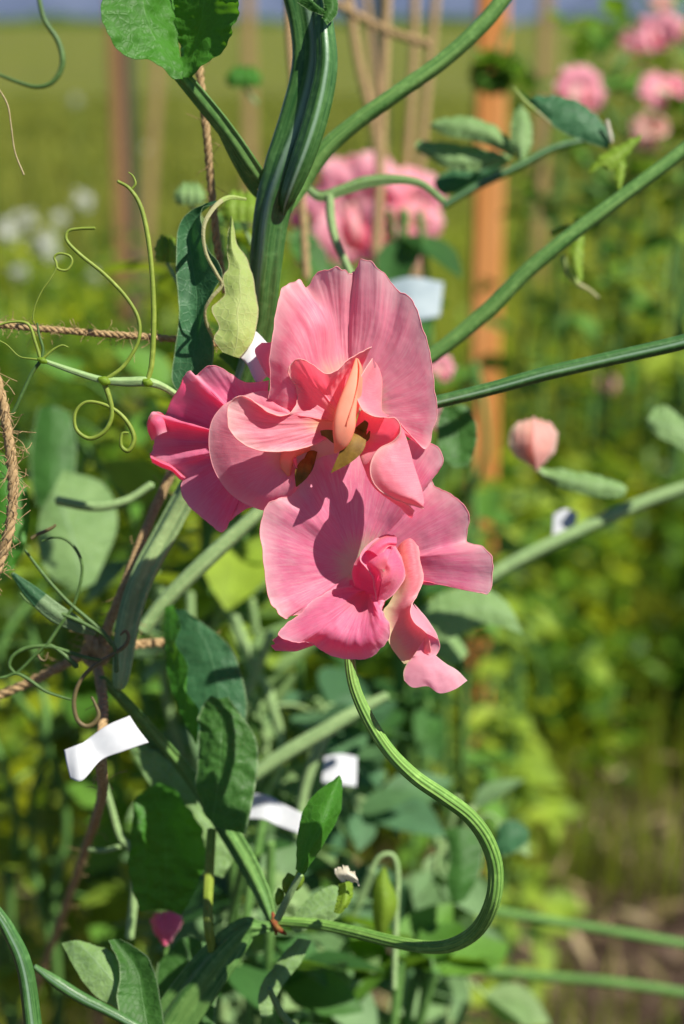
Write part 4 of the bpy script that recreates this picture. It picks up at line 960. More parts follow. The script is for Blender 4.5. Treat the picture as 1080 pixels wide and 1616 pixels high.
# ------------------------------------------------------------------ hand-placed blurred leaves
def leafthing(l, m, r, d, mat, label, seed=0, **kw):
    o = leaf3(l, m, r, d, seed=seed, **kw).build('pea_leaf', M[mat])
    return tag(o, label, 'leaf', 'leaves of neighbouring plants')
rb = empty('pea_branch', at(700, 330, .58), 'blurred horizontal branch with grey green leaves crossing the orange stake', 'branch')
stem([(700, 325, .58), (760, 290, .58), (820, 262, .58), (880, 232, .58), (960, 215, .58)], [12, 14, 14, 12, 8]).build('stem', M['stem_blue'], rb)
leaf3([(815, 250, 0), (760, 225, 4), (710, 215, 6), (678, 200, 0)], [(812, 240, 10), (770, 208, 16), (720, 195, 16), (680, 195, 6)], [(815, 232, 0), (780, 198, 4), (735, 184, 6), (690, 188, 0)], .575, seed=34).build('leaf', M['leaf_grey'], rb)
leaf3([(808, 252, 0), (760, 268, 4), (715, 268, 6), (660, 240, 0)], [(808, 250, 10), (760, 250, 16), (710, 248, 16), (655, 230, 6)], [(808, 246, 0), (760, 234, 4), (715, 226, 6), (662, 222, 0)], .58, seed=35).build('leaf', M['leaf_grey'], rb)
leaf3([(806, 255, 0), (770, 280, 4), (735, 300, 6), (700, 308, 0)], [(800, 254, 10), (760, 270, 16), (720, 285, 16), (690, 300, 6)], [(790, 252, 0), (750, 258, 4), (710, 268, 6), (684, 285, 0)], .59, seed=36).build('leaf', M['leaf_teal'], rb)
leaf3([(820, 252, 0), (806, 225, 4), (808, 190, 6), (818, 168, 0)], [(824, 252, 10), (824, 225, 12), (824, 190, 12), (822, 165, 6)], [(830, 252, 0), (840, 225, 4), (838, 190, 6), (826, 168, 0)], .57, seed=37).build('leaf', M['leaf_grey'], rb)
rb2 = empty('pea_branch', at(965, 235, .52), 'blurred curled leaf with yellow green tips at upper right', 'branch')
leaf3([(818, 140, 0), (850, 180, 4), (895, 212, 4), (962, 236, 0)], [(838, 155, 10), (870, 170, 14), (915, 190, 14), (962, 228, 6)], [(845, 152, 0), (885, 152, 4), (930, 172, 6), (970, 215, 0)], .52, seed=38).build('leaf', M['leaf_teal'], rb2)
stem([(810, 138, .515), (828, 160, .515), (840, 170, .515), (870, 195, .515)], [3, 7, 6, 3]).build('leaf_tip', M['leaf_pale'], rb2)
leaf3([(928, 270, 0), (950, 245, 4), (980, 228, 4), (1012, 212, 0)], [(935, 272, 8), (960, 252, 12), (985, 238, 10), (1012, 218, 4)], [(945, 262, 0), (968, 268, 4), (985, 252, 4), (1008, 226, 0)], .515, seed=39).build('stipule', M['leaf_yellow'], rb2)
leaf3([(965, 240, 0), (968, 260, 4), (972, 290, 0)], [(975, 238, 8), (980, 262, 8), (978, 300, 4)], [(985, 238, 0), (988, 258, 4), (984, 285, 0)], .515, seed=40).build('stipule', M['leaf_yellow'], rb2)
stem([(958, 190, .515), (962, 208, .515), (966, 225, .515)], [6, 7, 5]).build('dry_tip', M['silk'], rb2)
wt = empty('withered_pod', at(915, 340, .53), 'small yellow green withered shoot hanging under the slanted stalk at right', 'shoot')
leaf3([(905, 345, 0), (902, 380, 4), (900, 405, 4), (912, 440, 0)], [(912, 340, 8), (912, 380, 10), (908, 410, 10), (915, 445, 4)], [(922, 345, 0), (922, 380, 4), (920, 410, 4), (920, 440, 0)], .53, seed=41, ruffle=2).build('leaf', M['leaf_yellow'], wt)
stem([(870, 368, .53), (890, 360, .53), (910, 358, .53)], [8, 10, 6]).build('twig', M['leaf_yellow'], wt)
stem([(890, 405, .53), (897, 430, .53), (912, 448, .53), (930, 458, .53), (944, 470, .53)], [8, 12, 9, 6, 5]).build('dry_tip', M['leaf_pale'], wt)

# back flower's leaf arcs
bs = empty('pea_branch', at(470, 300, .50), 'arched pale leaf stalk in front of the blurred pink blooms', 'branch')
stem([(478, 290, .50), (505, 310, .50), (540, 300, .50), (575, 288, .50), (620, 283, .50), (665, 290, .50), (700, 318, .50)], [10, 16, 18, 20, 16, 12, 10], prof=p_wing(.3, .15), nr=24).build('leaf', M['leaf_grey'], bs)
stem([(520, 308, .50), (522, 345, .50), (530, 380, .50), (548, 420, .50), (560, 450, .50)], [14, 14, 12, 12, 10]).build('stem', M['stem_pale'], bs)
leafthing([(700, 640, 0), (690, 670, 4), (695, 710, 4), (715, 738, 0)], [(715, 640, 8), (720, 670, -6), (722, 710, -4), (725, 738, 0)], [(735, 640, 0), (752, 670, 4), (750, 710, 4), (735, 738, 0)], .52, 'leaf_dark', 'dark oval leaf under the dark stalk right of the top bloom', 42)
leafthing([(1020, 668, 0), (1040, 690, 4), (1062, 700, 4), (1090, 720, 0)], [(1022, 660, 8), (1048, 670, 10), (1070, 680, 10), (1090, 700, 4)], [(1032, 645, 0), (1050, 640, 4), (1080, 662, 4), (1095, 680, 0)], .60, 'leaf_grey', 'grey leaf cut by the right edge at mid height', 43)
leafthing([(66, 800, 0), (60, 850, 6), (72, 900, 6), (120, 935, 0)], [(85, 770, 8), (105, 820, 14), (120, 870, 14), (130, 930, 4)], [(100, 742, 0), (165, 765, 6), (185, 830, 6), (150, 920, 0)], .60, 'leaf_grey', 'large round pale blurred leaf left of the winged vine', 44)
leafthing([(-20, 720, 0), (-20, 780, 6), (-10, 850, 6), (0, 905, 0)], [(0, 715, 8), (10, 780, 14), (15, 850, 14), (10, 905, 4)], [(20, 730, 0), (45, 780, 6), (42, 850, 6), (20, 900, 0)], .47, 'leaf', 'bright green blurred leaf behind the frayed twine at left edge', 45)
leafthing([(62, 640, 0), (50, 700, 6), (50, 760, 6), (60, 800, 0)], [(85, 640, 8), (85, 700, 14), (82, 760, 14), (75, 800, 4)], [(110, 650, 0), (120, 700, 6), (115, 760, 6), (95, 800, 0)], .63, 'leaf_dark', 'dark leaf above the round pale leaf at left', 46)
leafthing([(665, 960, 0), (700, 935, 6), (760, 925, 6), (800, 950, 0)], [(660, 985, 8), (705, 968, 14), (765, 960, 14), (815, 975, 4)], [(680, 1010, 0), (715, 1005, 6), (770, 985, 6), (825, 1000, 0)], .60, 'leaf_grey', 'broad grey green leaf below the frilled right edge of the lowest bloom', 47)
leafthing([(700, 1010, 0), (710, 990, 6), (720, 1000, 6), (740, 1030, 0)], [(680, 1020, 8), (695, 1005, 14), (712, 1020, 14), (725, 1045, 4)], [(660, 1000, 0), (675, 1020, 6), (695, 1040, 6), (710, 1050, 0)], .62, 'leaf_grey', 'small grey leaf beside the lowest petal tip', 48)
leafthing([(700, 1310, 0), (710, 1350, 6), (705, 1390, 6), (712, 1425, 0)], [(725, 1305, 8), (730, 1350, 14), (728, 1390, 14), (722, 1425, 4)], [(750, 1310, 0), (762, 1340, 6), (755, 1385, 6), (735, 1420, 0)], .60, 'leaf_dark', 'dark leaf inside the bend of the stalk', 49)
leafthing([(780, 1330, 0), (790, 1300, 6), (815, 1295, 6), (835, 1310, 0)], [(775, 1340, 8), (795, 1325, 14), (815, 1315, 14), (835, 1318, 4)], [(780, 1350, 0), (800, 1350, 6), (820, 1340, 6), (836, 1325, 0)], .62, 'leaf_teal', 'small bluish leaf just right of the bend in the stalk', 50)
# pod hanging behind
pod = stem([(606, 1370, .52), (604, 1395, .52), (608, 1425, .52), (603, 1455, .52), (600, 1480, .52)], [6, 24, 36, 26, 6], prof=p_rib(4, .1)).build('seed_pod', M['leaf_yellow'])
tag(pod, 'plump yellow green pod hanging inside the bend of the stalk', 'pod')
hp = stem([(585, 1375, .53), (600, 1352, .53), (620, 1350, .53), (628, 1380, .53), (625, 1450, .53), (622, 1560, .53)], [8, 8, 8, 9, 10, 10]).build('stem', M['stem_pale'], pod)
# buds near the upper vine
for (x, y, w, l, a, mt, d, lab) in ((262, 392, 26, 44, 0, 'leaf_yellow', .47, 'yellow green bud left of the curled leaf'), (300, 305, 34, 36, 0, 'leaf_grey', .55, 'grey green blurred bud above the curled leaf'),
                                ((380), 325, 44, 50, 0, 'leaf_yellow', .52, 'blurred yellow bud against the thick vine'), (385, 120, 40, 34, 0, 'leaf', .75, 'blurred green bud below the top, left of the vine')):
    b = empty('flower_bud', at(x, y, d), lab, 'flower bud', 'green buds among the stems')
    for k in (-1, 0, 1):
        leaf3([(x - w * .3 + k * w * .3, y + l * .5, 0), (x - w * .4 + k * w * .3, y, 6), (x + k * w * .25, y - l * .5, 0)], [(x + k * w * .3, y + l * .5, 8), (x + k * w * .35, y, 16), (x + k * w * .25, y - l * .52, 6)], [(x + w * .3 + k * w * .3, y + l * .5, 0), (x + w * .4 + k * w * .3, y, 6), (x + k * w * .25 + 2, y - l * .5, 0)], d, seed=51 + k, nu=9, nv=20).build('sepal', M[mt], b)
    stem([(x, y + l * .4, d), (x + 8, y + l * .8, d), (x + 20, y + l * 1.3, d)], [7, 6, 6]).build('stem', M['stem_pale'], b)
# ------------------------------------------------------------------ leafy neighbouring plants (random but real)
def leaf_patch(rs, p, yaw, pitch, L, W, mb, nseg=5, fold=.25, curl=.3):
    """one small oval leaf added to mb: p base, length L"""
    t = np.linspace(0, 1, nseg + 1)
    w = W * np.sin(np.pi * np.clip(t, .03, .985) ** .8) ** .8
    d = np.array([math.cos(yaw) * math.cos(pitch), math.sin(yaw) * math.cos(pitch), math.sin(pitch)])
    s = np.array([-math.sin(yaw), math.cos(yaw), 0]); s = norm(s + np.array([0, 0, rs.uniform(-.7, .7)])); s = norm(s - d * np.dot(s, d))
    n = np.cross(d, s)
    C = p + d * (t * L)[:, None] - n * (curl * L * t ** 2)[:, None] * .6
    G = np.stack([C - s * w[:, None] + n * (w * fold)[:, None], C - s * (w * .5)[:, None] + n * (w * fold * .2)[:, None], C, C + s * (w * .5)[:, None] + n * (w * fold * .2)[:, None], C + s * w[:, None] + n * (w * fold)[:, None]], 0)
    mb.grid(G)

def pea_plant(x, y, ztop, zbot, label, seed, mats=('leaf_grey', 'stem_pale'), nleaf=40, spread=.05, L=(.014, .034), lean=(0, 0), group='leafy sweet pea plants behind the blooms', nstem=3):
    rs = random.Random(seed)
    root = empty('sweet_pea_plant', (x, y, zbot), label, 'plant', group)
    sm = MB(); lm = MB()
    for s in range(nstem):
        ox, oy = rs.uniform(-spread, spread) * .5, rs.uniform(-spread, spread) * .5
        pts = []
        nn = 7
        for i in range(nn):
            f = i / (nn - 1)
            pts.append((x + ox + lean[0] * f + rs.uniform(-1, 1) * spread * .45 * f, y + oy + lean[1] * f + rs.uniform(-1, 1) * spread * .4 * f, zbot + (ztop - zbot) * f))
        tube(pts, [.0024, .002, .0016], nr=8, n=40, mb=sm)
        C = cr(np.array(pts), 60)
        for k in range(int(nleaf * 1.8) // nstem):
            c = C[rs.randrange(4, 60)]
            a = rs.uniform(0, 6.28)
            q = np.array([math.cos(a), math.sin(a), rs.uniform(-.3, .5)])
            pl = rs.uniform(.008, .035) * spread / .05
            e = c + q * pl
            tube([c, c + q * pl * .5 + [0, 0, .003], e], .0008, nr=5, n=6, mb=sm, cap=False)
            for sgn in (-1, 1):
                l = rs.uniform(*L)
                leaf_patch(rs, e, a + sgn * rs.uniform(.3, .9), rs.uniform(-.6, .7), l, l * rs.uniform(.28, .42), lm)
    sm.build('stem', M[mats[1]], root)
    lm.build('foliage', M[{'leaf_grey': 'patch_grey', 'leaf': 'patch_green', 'leaf_dark': 'patch_dark', 'leaf_yellow': 'patch_yellow', 'leaf_teal': 'patch_teal'}[mats[0]]], root)
    return root

def gpos(px, py, d):
    p = at(px, py, d); return p
# (px, top py, bottom py, depth, spread, nleaf, mats, label)
PL = [
    (450, 950, 1616, .66, .035, 30, ('leaf_grey', 'stem_pale'), 'grey green leafy plant directly below the lowest bloom'),
    (350, 900, 1616, .68, .035, 28, ('leaf_grey', 'stem_pale'), 'grey green leafy plant behind the teal folded leaf'),
    (560, 1080, 1616, .70, .035, 26, ('leaf_teal', 'stem_pale'), 'bluish leafy plant behind the square white tag'),
    (660, 1250, 1616, .72, .030, 20, ('leaf_grey', 'stem_pale'), 'grey leafy plant seen inside the bend of the stalk'),
    (500, 1380, 1616, .60, .025, 18, ('leaf_grey', 'stem_pale'), 'short pale plant under the horizontal part of the bent stalk'),
    (400, 1300, 1616, .56, .020, 16, ('leaf_dark', 'stem_mid'), 'dark leafy shoot behind the red node'),
    (640, 1500, 1616, .60, .02, 12, ('leaf', 'stem_mid'), 'short bright shoot at the bottom edge'),
    (120, 650, 1200, .85, .06, 20, ('leaf_yellow', 'stem_mid'), 'green leafy plant behind the frayed left twine'),
    (300, 620, 1100, .80, .05, 26, ('leaf', 'stem_mid'), 'dark leafy plant behind the left bloom'),
    (30, 850, 1250, .80, .05, 12, ('leaf_yellow', 'stem_mid'), 'leafy plant at the left edge behind the dark tendrils'),
    (700, 560, 1000, .95, .03, 10, ('leaf', 'stem_mid'), 'thin leafy plant at the foot of the orange stake'),
    (768, 735, 1400, 1.35, .05, 60, ('leaf_yellow', 'stem_mid'), 'green leafy plant hiding the foot of the orange stake'),
    (830, 860, 1300, 1.5, .07, 36, ('leaf_yellow', 'stem_mid'), 'yellow green leafy plant right of the orange stake foot'),
    (670, 330, 800, .75, .02, 12, ('leaf_dark', 'stem_mid'), 'dark leafy shoots left of the orange stake'),
    (1000, 20, 420, 1.35, .09, 34, ('leaf', 'stem_mid'), 'blurred leafy plant carrying the pink blooms at upper right'),
    (900, 90, 420, 1.45, .06, 20, ('leaf', 'stem_mid'), 'blurred leafy plant behind the curled leaf at upper right'),
    (1060, 60, 450, 1.25, .06, 26, ('leaf_yellow', 'stem_mid'), 'yellow green blurred plant at the right edge near the top'),
    (420, 330, 900, .75, .03, 14, ('leaf_dark', 'stem_mid'), 'dark shoots behind the thick vine'),
    (350, 330, 620, .66, .025, 12, ('leaf_yellow', 'stem_mid'), 'yellow green shoots between the curled leaf and the vine'),
    (300, 1150, 1616, .80, .04, 22, ('leaf', 'stem_mid'), 'green leafy plant behind the pale leaf at lower left'),
]
for i, (px, t, b, d, sp, nl, mt, lab) in enumerate(PL):
    p0 = at(px, b, d); p1 = at(px, t, d)
    # upright plants: keep y near the bottom point's
    y = .5 * (p0[1] + p1[1])
    top = at(px, t, d)
    pea_plant(float(p0[0]), float(y), float(top[2]), float(p0[2]) - .15, lab, 100 + i, mt, nl, sp, nstem=4)

# ------------------------------------------------------------------ stakes
def stake(pxt, pxb, d, wpx, top_z, mat, label, name='wooden_stake', bottom=0.0, lean=0.0, cat='stake'):
    """an upright square stake standing on the ground"""
    a = at(pxt, 300, d)
    w = wpx * KPX * d * .5
    x = a[0]; y = a[1]
    mb = MB()
    n = 24
    zz = np.linspace(-.05, top_z, n)
    c = w * .16
    sec = np.array([(-w + c, -w), (w - c, -w), (w, -w + c), (w, w - c), (w - c, w), (-w + c, w), (-w, w - c), (-w, -w + c)])
    G = np.array([[(x + sx + lean * (z_ - 1) + .0006 * mn.noise(Vector((sx * 90, z_ * 9, 1))), y + sy, z_) for sx, sy in sec] for z_ in zz])
    mb.grid(G, close_v=True)
    mb.add(G[-1], [list(range(8))])
    o = mb.build(name, M[mat])
    for pl in o.data.polygons: pl.use_smooth = False
    return tag(o, label, cat, 'upright stakes of the trellis rows' if cat == 'stake' else None)
stake(771, 770, 1.75, 46, 1.5, 'wood_orange', 'thick orange wooden stake right of the blooms', lean=.0)
stake(190, 190, 3.2, 20, 1.35, 'wood_brown', 'thin brown stake at upper left beside the dark post')
stake(209, 209, 3.3, 14, 1.35, 'post_dark', 'dark thin post touching the brown stake at upper left', name='metal_post', cat='post')
stake(262, 240, 4.4, 14, 1.10, 'wood_tan', 'faint leaning stake right of the dark post', lean=.10)
stake(396, 398, 3.4, 18, 1.4, 'wood_tan', 'faint tan stake just left of the thick vine')
stake(853, 840, 4.6, 18, 1.5, 'wood_tan', 'far tan stake right of the thick one')
stake(598, 598, 3.6, 20, 1.4, 'post_dark', 'far dark post behind the blurred twines', name='metal_post', cat='post')
# green ball of leaves/knot hanging by the stake
kb = empty('seed_pod', at(785, 110, 1.0), 'round dark green blurred seed head hanging before the orange stake', 'seed head')
mb = MB()
rs = random.Random(5)
for i in range(190):
    a = rs.uniform(0, 6.28); e = rs.uniform(-1.2, 1.2)
    c = at(782, 112, 1.0) + np.array([math.cos(a) * math.cos(e), math.sin(a) * math.cos(e), math.sin(e) * .6]) * .011 * rs.uniform(.3, 1)
    leaf_patch(rs, c, a, e, rs.uniform(.006, .012), .004, mb)
mb.build('foliage', M['patch_green'], kb)
stem([(800, 40, 1.0), (790, 70, 1.0), (782, 110, 1.0)], [8, 7, 7]).build('stem', M['stem_mid'], kb)

# ------------------------------------------------------------------ ground, grass, weeds
def ground():
    m, nt, out = mk('ground')
    tc = nd(nt, 'ShaderNodeTexCoord')
    geo = nd(nt, 'ShaderNodeNewGeometry')
    sp = nd(nt, 'ShaderNodeSeparateXYZ', i0=geo.outputs[0])
    n1 = nd(nt, 'ShaderNodeTexNoise', i0=geo.outputs[0], Scale=30.0, Detail=8.0, Roughness=.7)
    n2 = nd(nt, 'ShaderNodeTexNoise', i0=geo.outputs[0], Scale=1.3, Detail=5.0, Roughness=.6)
    n3 = nd(nt, 'ShaderNodeTexNoise', i0=geo.outputs[0], Scale=.25, Detail=6.0, Roughness=.6)
    soil = ramp(nt, n1.outputs[0], [(.38, (.025, .015, .010)), (.56, (.085, .055, .038)), (.74, (.26, .19, .145))])
    grass = ramp(nt, n2.outputs[0], [(.35, (.07, .10, .010)), (.5, (.11, .13, .018)), (.66, (.16, .16, .03))])
    grass = mixc(nt, ramp(nt, n3.outputs[0], [(.4, 0), (.7, .7)]), grass, (.11, .11, .03))
    f = nd(nt, 'ShaderNodeMath', _operation='MULTIPLY_ADD', i0=n2.outputs[0], i1=1.4, i2=sp.outputs[1])
    ff = ramp(nt, nd(nt, 'ShaderNodeMath', _operation='MULTIPLY', i0=f.outputs[0], i1=.1).outputs[0], [(.34, 0), (.42, 1)])
    c = mixc(nt, ff, soil, grass)
    surf(nt, out, c, c, 0, .9, .1, bump=n1.outputs[0], bstr=.8, bdist=.02)
    ys = np.concatenate([np.linspace(-3, 4, 180), np.geomspace(4.05, 3300, 90)])
    xs = np.concatenate([-np.geomspace(3300, 1.55, 40), np.linspace(-1.5, 1.5, 120), np.geomspace(1.55, 3300, 40)])
    X, Y = np.meshgrid(xs, ys, indexing='ij')
    Z = np.zeros_like(X)
    for i in range(X.shape[0]):
        for j in range(X.shape[1]):
            if abs(X[i, j]) < 2 and Y[i, j] < 4.5 and Y[i, j] > 1:
                Z[i, j] = .016 * mn.noise(Vector((X[i, j] * 9, Y[i, j] * 9, 0))) + .014 * mn.noise(Vector((X[i, j] * 28, Y[i, j] * 28, 3)))
    mb = MB(); mb.grid(np.stack([X, Y, Z], -1))
    o = mb.build('ground', m)
    o['kind'] = 'structure'
ground()

def grass_mat(name, c1, c2, t, tmix=.35):
    m, nt, out = mk(name)
    v, u = sepuv(nt)      # uv.x random per blade, uv.y along
    c = ramp(nt, v, [(.0, c1), (.5, tuple((a + b) / 2 for a, b in zip(c1, c2))), (1.0, c2)])
    surf(nt, out, c, mixc(nt, .6, c, (*t, 1)), tmix, .5, .3)
    return m
M['grass'] = grass_mat('grass', (.06, .13, .008), (.30, .32, .03), (.45, .58, .03))
M['grass_far'] = grass_mat('grass_far', (.12, .16, .015), (.31, .31, .05), (.4, .45, .05))
M['weed'] = grass_mat('weed_leaves', (.08, .19, .008), (.42, .44, .012), (.55, .68, .02))
M['weed_dark'] = grass_mat('weed_dark', (.03, .09, .008), (.12, .24, .012), (.3, .5, .02))
M['grass_tall'] = grass_mat('grass_tall', (.12, .19, .01), (.46, .46, .06), (.5, .6, .04))
M['straw'] = grass_mat('straw', (.30, .22, .10), (.50, .40, .22), (.4, .3, .15))

def blades(rs, X, Y, H, Wd, mb, lean=.35, z0=0.0):
    n = len(X)
    a = rs.rand(n) * 6.28
    ln = rs.rand(n) * lean * H
    d = np.stack([np.cos(a), np.sin(a), np.zeros(n)], -1)
    b = rs.rand(n) * 6.28
    s = np.stack([np.cos(b), np.sin(b), np.zeros(n)], -1) * (Wd * .5)[:, None]
    B = np.stack([X, Y, np.full(n, z0)], -1)
    up = np.array([0, 0, 1.0])
    P1 = B + up * (H * .55)[:, None] + d * (ln * .35)[:, None]
    P2 = B + up * H[:, None] + d * ln[:, None]
    V = np.stack([B - s, B + s, P1 + s * .85, P1 - s * .85, P2], 1).reshape(-1, 3)
    i = np.arange(n)[:, None] * 5
    q = i + np.array([[0, 1, 2, 3]]); t = i + np.array([[3, 2, 4]])
    r = rs.rand(n)
    uv = np.stack([np.repeat(r, 5), np.tile([0, 0, .5, .5, 1], n)], -1)
    st = mb.n
    mb.v.append(V); mb.uv.append(uv); mb.f.append(q + st); mb.f.append(t + st); mb.n += len(V)

def leaves_cloud(rs, C, L, W, mb):
    """small diamond leaves with a fold, centres C"""
    n = len(C)
    d = norm(rs.normal(size=(n, 3)) * [1, 1, .6]); s = norm(np.cross(d, norm(rs.normal(size=(n, 3)) + [0, 0, 1.2])))
    nn = np.cross(d, s)
    A = C; E = C + d * L[:, None]; Mi = C + d * (L * .5)[:, None] - nn * (W * .2)[:, None]
    l = C + d * (L * .45)[:, None] + s * (W * .5)[:, None]; r = C + d * (L * .45)[:, None] - s * (W * .5)[:, None]
    V = np.stack([A, l, E, Mi, r], 1).reshape(-1, 3)
    i = np.arange(n)[:, None] * 5
    st = mb.n
    mb.f.append(i + np.array([[0, 1, 2, 3]]) + st); mb.f.append(i + np.array([[0, 3, 2, 4]]) + st)
    mb.v.append(V); mb.uv.append(np.stack([np.repeat(rs.rand(n), 5), np.tile([0, .5, 1, .5, .5], n)], -1)); mb.n += len(V)

rs = np.random.RandomState(3)
def wid(y): return .34 * y + .25       # half width a bit beyond the view
def scatter(n, y0, y1, dens=None):
    Y = y0 + (y1 - y0) * rs.rand(n); X = (rs.rand(n) * 2 - 1) * wid(Y)
    if dens is not None:
        k = rs.rand(n) < dens(X, Y); X, Y = X[k], Y[k]
    return X, Y
def nz2(X, Y, s, o=0):
    return np.array([mn.noise(Vector((x * s + o, y * s, o))) for x, y in zip(X, Y)])
# near grass: bare soil lower right
def dens_near(X, Y):
    d = np.clip((Y - 1.45) * .25, .04, .5) + .5 * (X < -.10) * np.clip((Y - 1.2), .2, 1)
    d = np.where((X > .05) & (Y < 2.15), .03, d)
    return np.clip(d + .9 * nz2(X, Y, 4.0), 0, 1)
mb = MB()
X, Y = scatter(30000, 1.3, 3.2, dens_near)
blades(rs, X, Y, .05 + .15 * rs.rand(len(X)), .003 + .003 * rs.rand(len(X)), mb)
X, Y = scatter(30000, 2.6, 6.5)
blades(rs, X, Y, .04 + .11 * rs.rand(len(X)), .004 + .005 * rs.rand(len(X)), mb)
tag(mb.build('grass', M['grass']), 'green grass growing round the plants', 'grass', kind='stuff')
mb = MB()
X, Y = scatter(26000, 6, 24)
blades(rs, X, Y, .04 + .10 * rs.rand(len(X)), .012 + .02 * rs.rand(len(X)), mb)
tag(mb.build('meadow', M['grass_far']), 'smooth olive green meadow stretching to the horizon', 'meadow', kind='stuff')
# straw litter on the soil
mb = MB()
X, Y = scatter(1100, 1.4, 2.6)
n = len(X); C = np.stack([X, Y, .02 + .02 * rs.rand(n)], -1)
leaves_cloud(rs, C, .02 + .06 * rs.rand(n), .004 + .012 * rs.rand(n), mb)
tag(mb.build('straw_litter', M['straw']), 'dry straw and dead leaves littering the brown soil', 'litter', kind='stuff')

# weed bank: a dense undergrowth in clumps
mbA = MB(); mbB = MB()
def clump(cx, cy, h, r, n, mb, L=(.012, .035)):
    a = rs.rand(n) * 6.28; q = np.sqrt(rs.rand(n)) * r; z = h * (rs.rand(n) ** .7)
    f = 1 - .5 * (z / h)
    C = np.stack([cx + np.cos(a) * q * f, cy + np.sin(a) * q * f, z], -1)
    leaves_cloud(rs, C, L[0] + (L[1] - L[0]) * rs.rand(n), (L[0] + (L[1] - L[0]) * rs.rand(n)) * .6, mb)
for i in range(430):
    y = 1.95 + rs.rand() ** 1.5 * 4.2; x = (rs.rand() * 2 - .75) * wid(y) * .9
    if x > .12 and y < 2.12: continue
    h = .12 + .26 * rs.rand()
    clump(x, y, h, .05 + .09 * rs.rand(), 75, mbA if rs.rand() < .42 else mbB, L=(.025, .06))
for i in range(150):
    y = 1.75 + rs.rand() * 3.2; x = -wid(y) * (rs.rand() * .95)
    clump(x, y, .08 + .2 * rs.rand(), .04 + .07 * rs.rand(), 60, mbA if rs.rand() < .55 else mbB, L=(.025, .055))
for i in range(60):
    y = 2.75 + rs.rand() * .4; x = -1.35 + 1.28 * rs.rand()
    clump(x, y, .45 + .2 * rs.rand(), .07 + .05 * rs.rand(), 90, mbA if rs.rand() < .6 else mbB, L=(.02, .045))
for i in range(16):
    y = 3.2 + rs.rand() * .8; x = .35 + 1.1 * rs.rand()
    clump(x, y, .40 + .3 * rs.rand(), .07 + .05 * rs.rand(), 80, mbA if rs.rand() < .7 else mbB, L=(.02, .05))
tag(mbA.build('weeds', M['weed']), 'yellow green low weeds filling the ground behind the blooms', 'weeds', kind='stuff')
tag(mbB.build('undergrowth', M['weed_dark']), 'darker green undergrowth in the gaps of the weeds', 'undergrowth', kind='stuff')
# tall thin grass right
mb = MB()
n = 8000; Y = 3.3 + 2.8 * rs.rand(n); X = wid(Y) * (.02 + .98 * rs.rand(n))
blades(rs, X, Y, .20 + .30 * rs.rand(n), .005 + .006 * rs.rand(n), mb, lean=.45)
tag(mb.build('tall_grass', M['grass_tall']), 'tall thin grass behind the weeds at right', 'grass', kind='stuff')

# white clover-like flowers at left, yellow leaves at right
def puff(px, py, d, size, label, mat='white_fl', name='white_flower', cat='flower', group='blurred white flowers in the grass'):
    root = empty(name, at(px, py, d), label, cat, group)
    c = at(px, py, d); mb = MB(); n = 40
    dirs = norm(rs.normal(size=(n, 3)))
    leaves_cloud(rs, c + dirs * size * .35 * KPX * d, np.full(n, size * .4 * KPX * d), np.full(n, size * .3 * KPX * d), mb)
    mb.build('petals', M[mat], root)
    tube([c, c + [.005, 0, -.08], c + [.0, 0.0, -.25]], .0015, nr=6, n=10).build('stem', M['stem_mid'], root)
    return root
W_ = [(12, 365, 2.2, 36, 'white flower at the left edge above the horizontal twine'), (70, 388, 2.2, 42, 'brightest white flower left of the coiled tendril'), (132, 315, 2.6, 30, 'white flower above and right of the other white ones'),
      (40, 345, 2.6, 30, 'small white flower between the two left ones, slightly higher'), (95, 345, 3.0, 22, 'faint white flower above the coiled tendril'), (30, 430, 2.2, 26, 'low white flower just above the horizontal twine'), (145, 440, 3.0, 22, 'faint white flower inside the big tendril bend'), (120, 160, 5.0, 16, 'far white flower in the meadow at upper left'), (235, 235, 5.0, 16, 'far white flower right of the dark post')]
for w in W_: puff(*w)
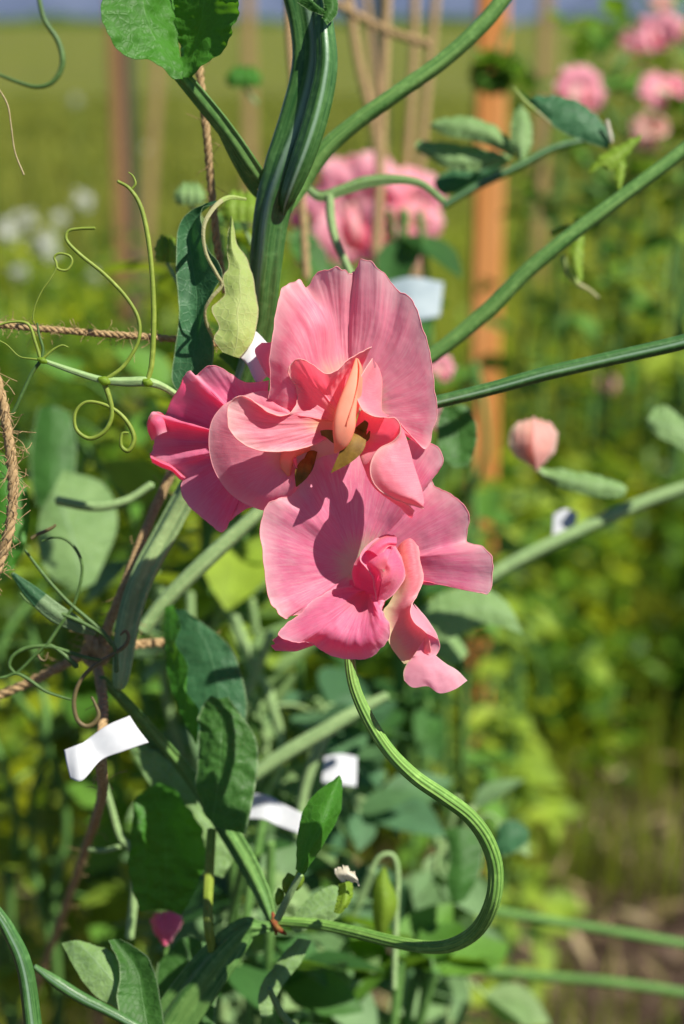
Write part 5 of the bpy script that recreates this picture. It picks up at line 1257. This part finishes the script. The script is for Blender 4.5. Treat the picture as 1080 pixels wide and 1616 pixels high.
Yl = [(860, 1040, 2.9, 44, 'yellow leaf tuft nearest the lowest bloom'), (893, 1137, 2.7, 46, 'upper one of the two brightest yellow leaf tufts'), (872, 1185, 2.6, 48, 'lower one of the two brightest yellow leaf tufts'), (915, 965, 3.2, 36, 'yellow tuft highest in the weeds at right'), (800, 1165, 2.7, 30, 'small yellow tuft left of the two brightest'), (930, 1110, 2.9, 30, 'small yellow tuft right of the two brightest')]
M['yellow_leaf'] = plain_mat('yellow_leaf', [(.3, (.38, .42, .02)), (.7, (.62, .60, .04))], scale=60, tmix=.4)
for w in Yl: puff(*w, mat='yellow_leaf', name='weed_tuft', cat='weed', group='yellow tufts among the weeds')

# distant trees on the horizon
mb = MB()
for i in range(150):
    x = -200 + 400 * rs.rand(); y = 480 + 60 * rs.rand()
    nn = 60
    h = 1.6 + 2.2 * rs.rand() ** 2
    dirs = norm(rs.normal(size=(nn, 3)))
    C = np.array([x, y, h * .5]) + dirs * np.array([9, 4, h * .5]) * rs.rand(nn)[:, None] ** .4
    C[:, 2] = np.abs(C[:, 2])
    leaves_cloud(rs, C, 1.0 + rs.rand(nn), .9 + .5 * rs.rand(nn), mb)
tag(mb.build('distant_woods', M['weed_dark']), 'dark far-off band of woods on the horizon', 'woods', kind='stuff')

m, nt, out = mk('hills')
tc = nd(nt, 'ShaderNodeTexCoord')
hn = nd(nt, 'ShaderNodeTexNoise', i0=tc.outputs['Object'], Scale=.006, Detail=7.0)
haze_col = ramp(nt, hn.outputs[0], [(.35, (.055, .075, .13)), (.65, (.10, .125, .19))])  # blue-grey of distance haze painted into the hillside colour
surf(nt, out, haze_col, haze_col, 0, .95, .05)
xs = np.linspace(-3200, 3200, 160); ys = np.linspace(3000, 4200, 24)
X, Y = np.meshgrid(xs, ys, indexing='ij')
Z = np.array([[(150 + 50 * mn.noise(Vector((x * .0012, 3, 0))) + 22 * mn.noise(Vector((x * .005, y * .004, 1)))) * math.sin(min(1, (y - 3000) / 700) * 1.5708) - 4 for y in ys] for x in xs])
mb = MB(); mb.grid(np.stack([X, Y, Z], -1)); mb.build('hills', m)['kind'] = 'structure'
for o in bpy.data.objects:
    if '_w' in o: del o['_w']
